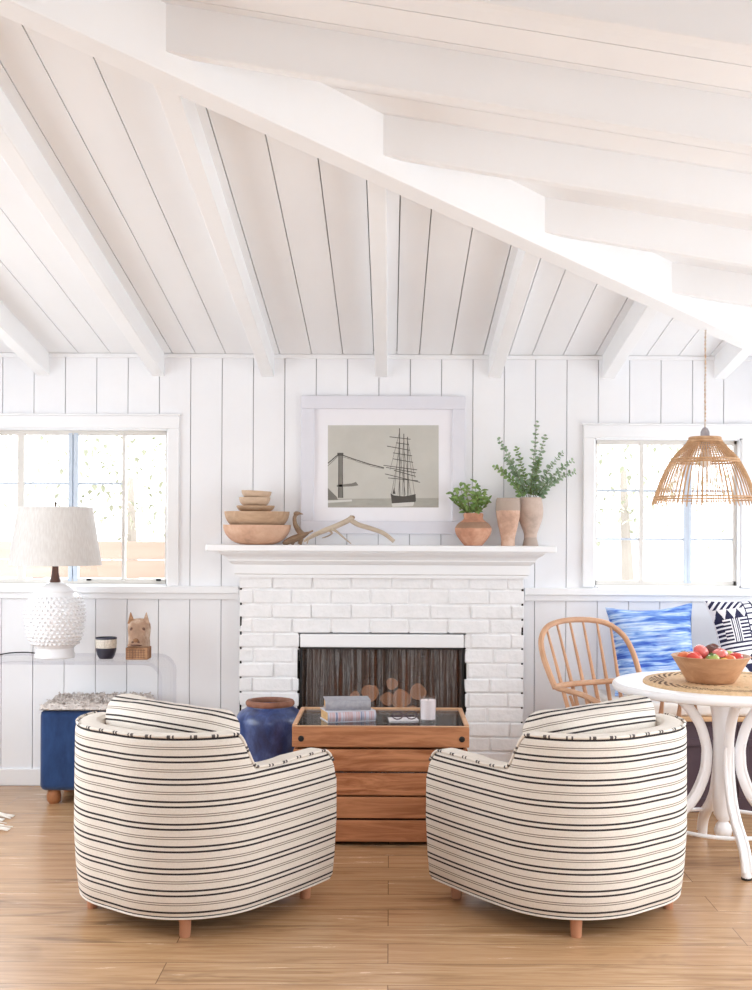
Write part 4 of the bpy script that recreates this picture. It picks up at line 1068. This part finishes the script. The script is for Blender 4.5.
tm = [tomato_mat('red_tomato_skin', (214,66,58), (190,48,44), (222,92,78)), tomato_mat('green_striped_skin', (178,190,104), (206,200,120), (118,150,72)), tomato_mat('yellow_tomato_skin', (236,188,84), (240,200,110), (222,160,70)), tomato_mat('dark_plum_tomato_skin', (128,68,66), (150,60,56), (98,74,66)), tomato_mat('orange_tomato_skin', (228,128,84), (222,100,70), (204,140,90)), tomato_mat('pink_tomato_skin', (222,104,98), (206,80,76), (226,150,140))]
# bottom layer hidden below the rim is a few fruits only; (px, py, radius m, colour, y, label)
fr = [(684,657.5,.030,4,4.93,'orange and green tomato at the left rim of the bowl'), (695,659,.034,0,4.87,'bright red tomato left of the front of the bowl'), (701,652,.034,5,4.97,'pink red tomato high at left of the pile'), (712.5,660,.031,1,4.88,'green striped tomato front and centre'), (713,651,.036,3,5.0,'dark purple tomato at the top back of the pile'), (720,655,.033,5,4.93,'pink tomato right of the pile centre'), (723,663.5,.028,2,4.865,'yellow tomato at the front rim'), (730,660,.027,4,4.90,'amber tomato low beside the yellow one'), (728,655.5,.025,1,5.0,'small pale green tomato behind the pink one'), (736,658.5,.032,0,4.945,'coral red tomato at the right side of the bowl')]
M['calyx'] = paint('green_calyx', (92,124,66), (74,104,54), .7, 30, .2)
for k, (px, py, r, c, y, lab) in enumerate(fr):
    p = W(px, py, y); R_ = random.Random(k); n = 20; m = 12; rows = []
    for j in range(m+1):
        th = PI*j/m; rows.append([(max(.0006, r*math.sin(th))*(1+.035*math.cos(5*2*PI*i/n+k))*math.cos(2*PI*i/n), max(.0006, r*math.sin(th))*(1+.035*math.cos(5*2*PI*i/n+k))*math.sin(2*PI*i/n), -r*.82*math.cos(th)-.008*max(0, 1-math.sin(th)*2)*(1 if j > m/2 else 0)) for i in range(n)])
    o = tag(mk('tomato', MB().grid(rows, 0, True, True), tm[c], loc=p, rot=(R_.uniform(-.5, .5), R_.uniform(-.5, .5), R_.uniform(0, 6))), lab, 'tomato', 'tomatoes in the wooden bowl')
    if k in (0, 3, 6):
        cm = MB()
        for q in range(5): leaf(cm, Vector((0,0,r*.77)), (math.cos(q*1.257), math.sin(q*1.257), .15), (0,0,1), r*.7, r*.25)
        cm.tube([(0,0,r*.75), (.002,0,r*.98)], .002, 6); mk('calyx', cm, M['calyx'], o, recalc=False)

# hoop-back wooden chair: local +y is the way it faces
M['beech'] = wood('honey_beech', (220,176,142), (198,148,112), 2, .45, 14, .35, .08, .1)
wc = thing('windsor_chair', 'hoop-back wooden armchair tucked beside the round table', 'chair', (1.068, 5.345, 0), math.radians(180+30))
zA, zS = .672, .43
hoop = spline([(.255,-.19,zA-.005), (.264,-.225,zA+.06), (.266,-.27,zA+.14), (.244,-.312,zA+.21), (.18,-.345,zA+.262), (.09,-.36,zA+.282), (0,-.364,zA+.287)], 6)
hoop = hoop + [Vector((-p.x, p.y, p.z)) for p in hoop[:-1]][::-1]
mk('back_hoop', MB().tube(hoop, .0135, 10), M['beech'], wc)
arm = spline([(.225,.19,zA-.105), (.238,.165,zA-.07), (.262,.11,zA-.03), (.28,.03,zA-.006), (.28,-.08,zA), (.26,-.17,zA), (.205,-.225,zA), (.11,-.25,zA), (0,-.257,zA)], 6)
arm = arm + [Vector((-p.x, p.y, p.z)) for p in arm[:-1]][::-1]
mk('arm_bow', MB().tube(arm, .0165, 10, sq=(.75, 1.1)), M['beech'], wc)
seat = MB(); rows = []
for z, sc in ((zS-.038,.86), (zS-.03,.97), (zS-.012,1), (zS-.002,.97), (zS-.004,.9), (zS-.012,.6), (zS-.016,.3), (zS-.017,.002)):
    rows.append([(.225*sc*math.cos(q*PI/20)*(1-.1*math.sin(q*PI/20)), .2*sc*math.sin(q*PI/20), z) for q in range(40)])
seat.grid(rows, 0, True, True); seat.f.append(list(range(40))[::-1]); seat.mi.append(0); seat.sm.append(False)
mk('seat', seat, M['beech'], wc, angle=50)
def hoop_at(x):
    best = min(hoop, key=lambda p: abs(p.x-x) + (0 if p.z > zA+.12 else 9)); return best
for x in (-.19, -.115, -.038, .038, .115, .19):
    b0 = Vector((x*.78, -.185+.02*abs(x)*4, zS-.006)); t0 = hoop_at(x*1.02)
    mid = b0.lerp(t0, .48)
    mk('spindle', MB().tube([b0, b0.lerp(t0, .2), mid, b0.lerp(t0, .8), t0], [.0075, .0105, .009, .0065, .0055], 8), M['beech'], wc)
for s in (-1, 1):
    for (ax, ay, bx_, by_) in ((.272,.06,.2,.10), (.276,-.06,.205,-.02)):
        p0, p1 = Vector((s*bx_, by_, zS-.006)), Vector((s*ax, ay, zA-.02))
        mk('arm_spindle', MB().tube([p0, p0.lerp(p1, .35), p0.lerp(p1, .7), p1], [.009, .013, .009, .007], 8), M['beech'], wc)
    for (x, y, fx, fy) in ((.125,.10,.16,.13), (.14,-.13,.2,-.23)):
        p0, p1 = Vector((s*fx, fy, 0)), Vector((s*x, y, zS-.03))
        mk('leg', MB().tube([p0, p0.lerp(p1, .2), p0.lerp(p1, .45), p0.lerp(p1, .8), p1], [.011, .015, .018, .016, .012], 10), M['beech'], wc)
    mk('stretcher', MB().tube([(s*.148,.118,.17), (s*.16,0,.175), (s*.178,-.19,.17)], [.008,.013,.008], 8), M['beech'], wc)
mk('stretcher', MB().tube([(-.16,0,.175), (0,0,.175), (.16,0,.175)], [.008,.013,.008], 8), M['beech'], wc)

# rattan pendant
M['cane'] = paint('split_cane', (212,174,136), (188,148,110), .6, 30, .25, .2, 120)
M['flex'] = paint('twisted_flex', (222,212,202), (200,188,176), .8, 40, .1)
yd = 5.36; xd = X(704.5, yd)
pd = thing('pendant_lamp', 'woven rattan dome pendant hanging over the round table', 'pendant lamp', (xd, yd, Z(437,yd)))
zp = Z(437,yd)
ctop = zback(D-(XR-xd)) - .19
sp_ = [(.066,.0), (.076,-.016), (.096,-.037), (.118,-.060), (.147,-.095), (.175,-.144), (.197,-.193), (.2145,-.242), (.226,-.275), (.234,-.298)]
cv = [(p.x, p.z) for p in spline([(r, 0, z) for r, z in sp_], 3)]
sh = MB(); NS = 64
for k in range(NS):
    a_ = 2*PI*k/NS; ex = .004*math.sin(k*2.3)
    sh.tube([(r*math.cos(a_), r*math.sin(a_), z - (ex if i == len(cv)-1 else 0)) for i, (r, z) in enumerate(cv)], [.0027]*(len(cv)-1)+[.0014], 5)
shade = mk('shade', sh, M['cane'], pd)
def ring(r, z, t, n=56): return MB().tube([(r*math.cos(2*PI*q/n), r*math.sin(2*PI*q/n), z) for q in range(n)], t, 7, closed=True)
for z, t in ((.0,.008), (-.012,.006), (-.095,.0055), (-.106,.0045), (-.264,.0036), (-.276,.003)):
    r = lerp([(zz, rr) for rr, zz in sorted(sp_, key=lambda q: q[1])], z)
    mk('band', ring(r, z, t), M['cane'], shade)
wv = MB()
for k in range(9):
    z = -.02-.009*k; r = lerp([(zz, rr) for rr, zz in sorted(sp_, key=lambda q: q[1])], z)
    wv.tube([((r+.004*(1 if q % 2 else -1))*math.cos(PI*(q+k % 2)/NS), (r+.004*(1 if q % 2 else -1))*math.sin(PI*(q+k % 2)/NS), z) for q in range(2*NS)], .0018, 5, closed=True)
mk('weave', wv, M['cane'], shade)
M['nickel'] = paint('brushed_nickel', (186,180,182), (150,144,148), .3, 20, .5, metallic=.8)
mk('socket', MB().lathe([(.0005,-.05), (.02,-.05), (.021,-.005), (.02,.03), (.012,.045), (.006,.05), (.0005,.05)], 20), M['nickel'], pd, angle=40)
sp2 = MB()
for q in range(3): sp2.tube([(0,0,-.004), (.068*math.cos(q*2.1), .068*math.sin(q*2.1), 0)], .003, 6)
mk('spider', sp2, M['nickel'], pd)
M['bulb'] = paint('frosted_bulb', (240,236,230), None, .3, 3, .4)
mk('bulb', MB().ball((0,0,-.095), .03, sc=(1,1,1.25)).tube([(0,0,-.07), (0,0,-.045)], .014, 12), M['bulb'], pd)
Lc = ctop - zp
cd_ = MB()
for s in (0, 1): cd_.tube([(.0023*math.cos(i*.9+s*PI), .0023*math.sin(i*.9+s*PI), (.048+(Lc-.06)*i/90)) for i in range(91)], .0024, 6, mats=[(0 if (i//2 + s) % 3 else 1) for i in range(90)])
mk('cord', cd_, [M['flex'], M['cane']], pd)
mk('ceiling_hook', MB().tube([(0,0,Lc-.016), (.006,0,Lc-.02), (.008,0,Lc-.012), (0,0,Lc-.004), (0,0,Lc+.01)], .0025, 6), M['trim'], pd)

# ------------------------------------------------------------------ garden outside the windows
M['ground'] = paint('pale_gravel', (160,156,150), (150,146,140), .9, 3, .1)
struct('ground', MB().box(-16, 16, D+.2, 26, -.25, -.12), M['ground'], 'pale gravel yard beyond the windows', 'ground')
M['fence'] = wood('peach_garden_wall', (176,150,134), (164,138,122), 0, .8, 6, .1, .1, .1)
fb = thing('garden_wall', 'low peach board wall seen through the left window', 'garden wall', (-3.3, 9.6, -.12))
for k in range(9): mk('board', MB().box(-2.6, 3.3, 0, .05, .06+.15*k, .06+.15*k+.143), M['fence'], fb)
for x in (-2.6, -1.1, .4, 1.9, 3.24): mk('post', MB().box(x, x+.08, .05, .13, 0, 1.42), M['fence'], fb)
M['pale_leaf'] = paint('pale_sunlit_foliage', (172,174,156), (154,158,130), .7, 1.2, .2)
M['trunk'] = wood('pale_trunk', (168,160,150), (152,142,132), 2, .9, 6, .1, .3, .3)
rt = random.Random(21)
for k, (x, y, z, R, lab) in enumerate(((-2.5,11.4,2.0,1.0,'pale leafy tree beyond the left window, right part'), (-5.0,13.4,2.3,1.1,'pale leafy tree beyond the left window, left part'), (2.2,11.2,2.1,.95,'pale leafy tree beyond the right window, left part'), (4.6,13.2,1.6,1.2,'pale leafy tree beyond the right window, right part'))):
    tr = thing('tree', lab, 'tree', (x, y, -.12), 0, 'trees in the yard')
    mk('trunk', MB().tube([(0,0,0), (.04,0,z*.5), (0,.05,z)], [.08,.06,.03], 8), M['trunk'], tr)
    fo = MB()
    for _ in range(900):
        d = Vector((rt.gauss(0, 1), rt.gauss(0, 1), rt.gauss(0, .9))).normalized()*R*rt.uniform(.2, 1)**.6
        leaf(fo, Vector((d.x, d.y, z+.1+d.z*.9)), (rt.uniform(-1, 1), rt.uniform(-1, 1), rt.uniform(-1, .4)), (0,0,1), rt.uniform(.05, .1), rt.uniform(.025, .05))
    mk('foliage', fo, M['pale_leaf'], tr, recalc=False)

# ------------------------------------------------------------------ daylight
wd = bpy.data.worlds.new('world'); SC.world = wd; wd.use_nodes = True
nt = wd.node_tree; bg = nt.nodes['Background']
tc = nt.nodes.new('ShaderNodeTexCoord'); sx = nt.nodes.new('ShaderNodeSeparateXYZ'); nt.links.new(tc.outputs['Generated'], sx.inputs[0])
cr = nt.nodes.new('ShaderNodeValToRGB'); nt.links.new(sx.outputs['Z'], cr.inputs[0])
cr.color_ramp.elements[0].position = -.02; cr.color_ramp.elements[0].color = (.60,.63,.66,1)
cr.color_ramp.elements[1].position = .25; cr.color_ramp.elements[1].color = (.90,.951,1,1)
nt.links.new(cr.outputs[0], bg.inputs[0]); bg.inputs[1].default_value = 1.0
def portal(loc, rot, sx_, sy_):
    l = bpy.data.lights.new('window_portal', 'AREA'); l.shape = 'RECTANGLE'; l.size = sx_; l.size_y = sy_; l.cycles.is_portal = True
    o = bpy.data.objects.new('window_portal', l); COL.objects.link(o); o.location = loc; o.rotation_euler = rot
portal(((WL[0]+WL[1])/2, D+.13, (WL[2]+WL[3])/2), (-PI/2, 0, 0), WL[1]-WL[0], WL[3]-WL[2])
portal(((WR[0]+WR[1])/2, D+.13, (WR[2]+WR[3])/2), (-PI/2, 0, 0), WR[1]-WR[0], WR[3]-WR[2])
for h in LH: portal((XL-.11, (h[0]+h[1])/2, (h[2]+h[3])/2), (PI/2, 0, -PI/2), h[1]-h[0], h[3]-h[2])
for h in RH: portal((XR+.11, (h[0]+h[1])/2, (h[2]+h[3])/2), (PI/2, 0, PI/2), h[1]-h[0], h[3]-h[2])
portal((0, YB-.11, 1.57), (PI/2, 0, 0), 2.0, 1.15)
vs_ = SC.view_settings
vs_.view_transform = 'Standard'; vs_.look = 'None'; vs_.gamma = 1; vs_.exposure = 2.68; vs_.use_curve_mapping = False
SC.display_settings.display_device = 'sRGB'
cy = SC.cycles
cy.use_denoising = True; cy.max_bounces = 14; cy.diffuse_bounces = 8; cy.glossy_bounces = 4; cy.transmission_bounces = 6; cy.transparent_max_bounces = 16; cy.sample_clamp_indirect = 6; cy.caustics_reflective = False; cy.caustics_refractive = False
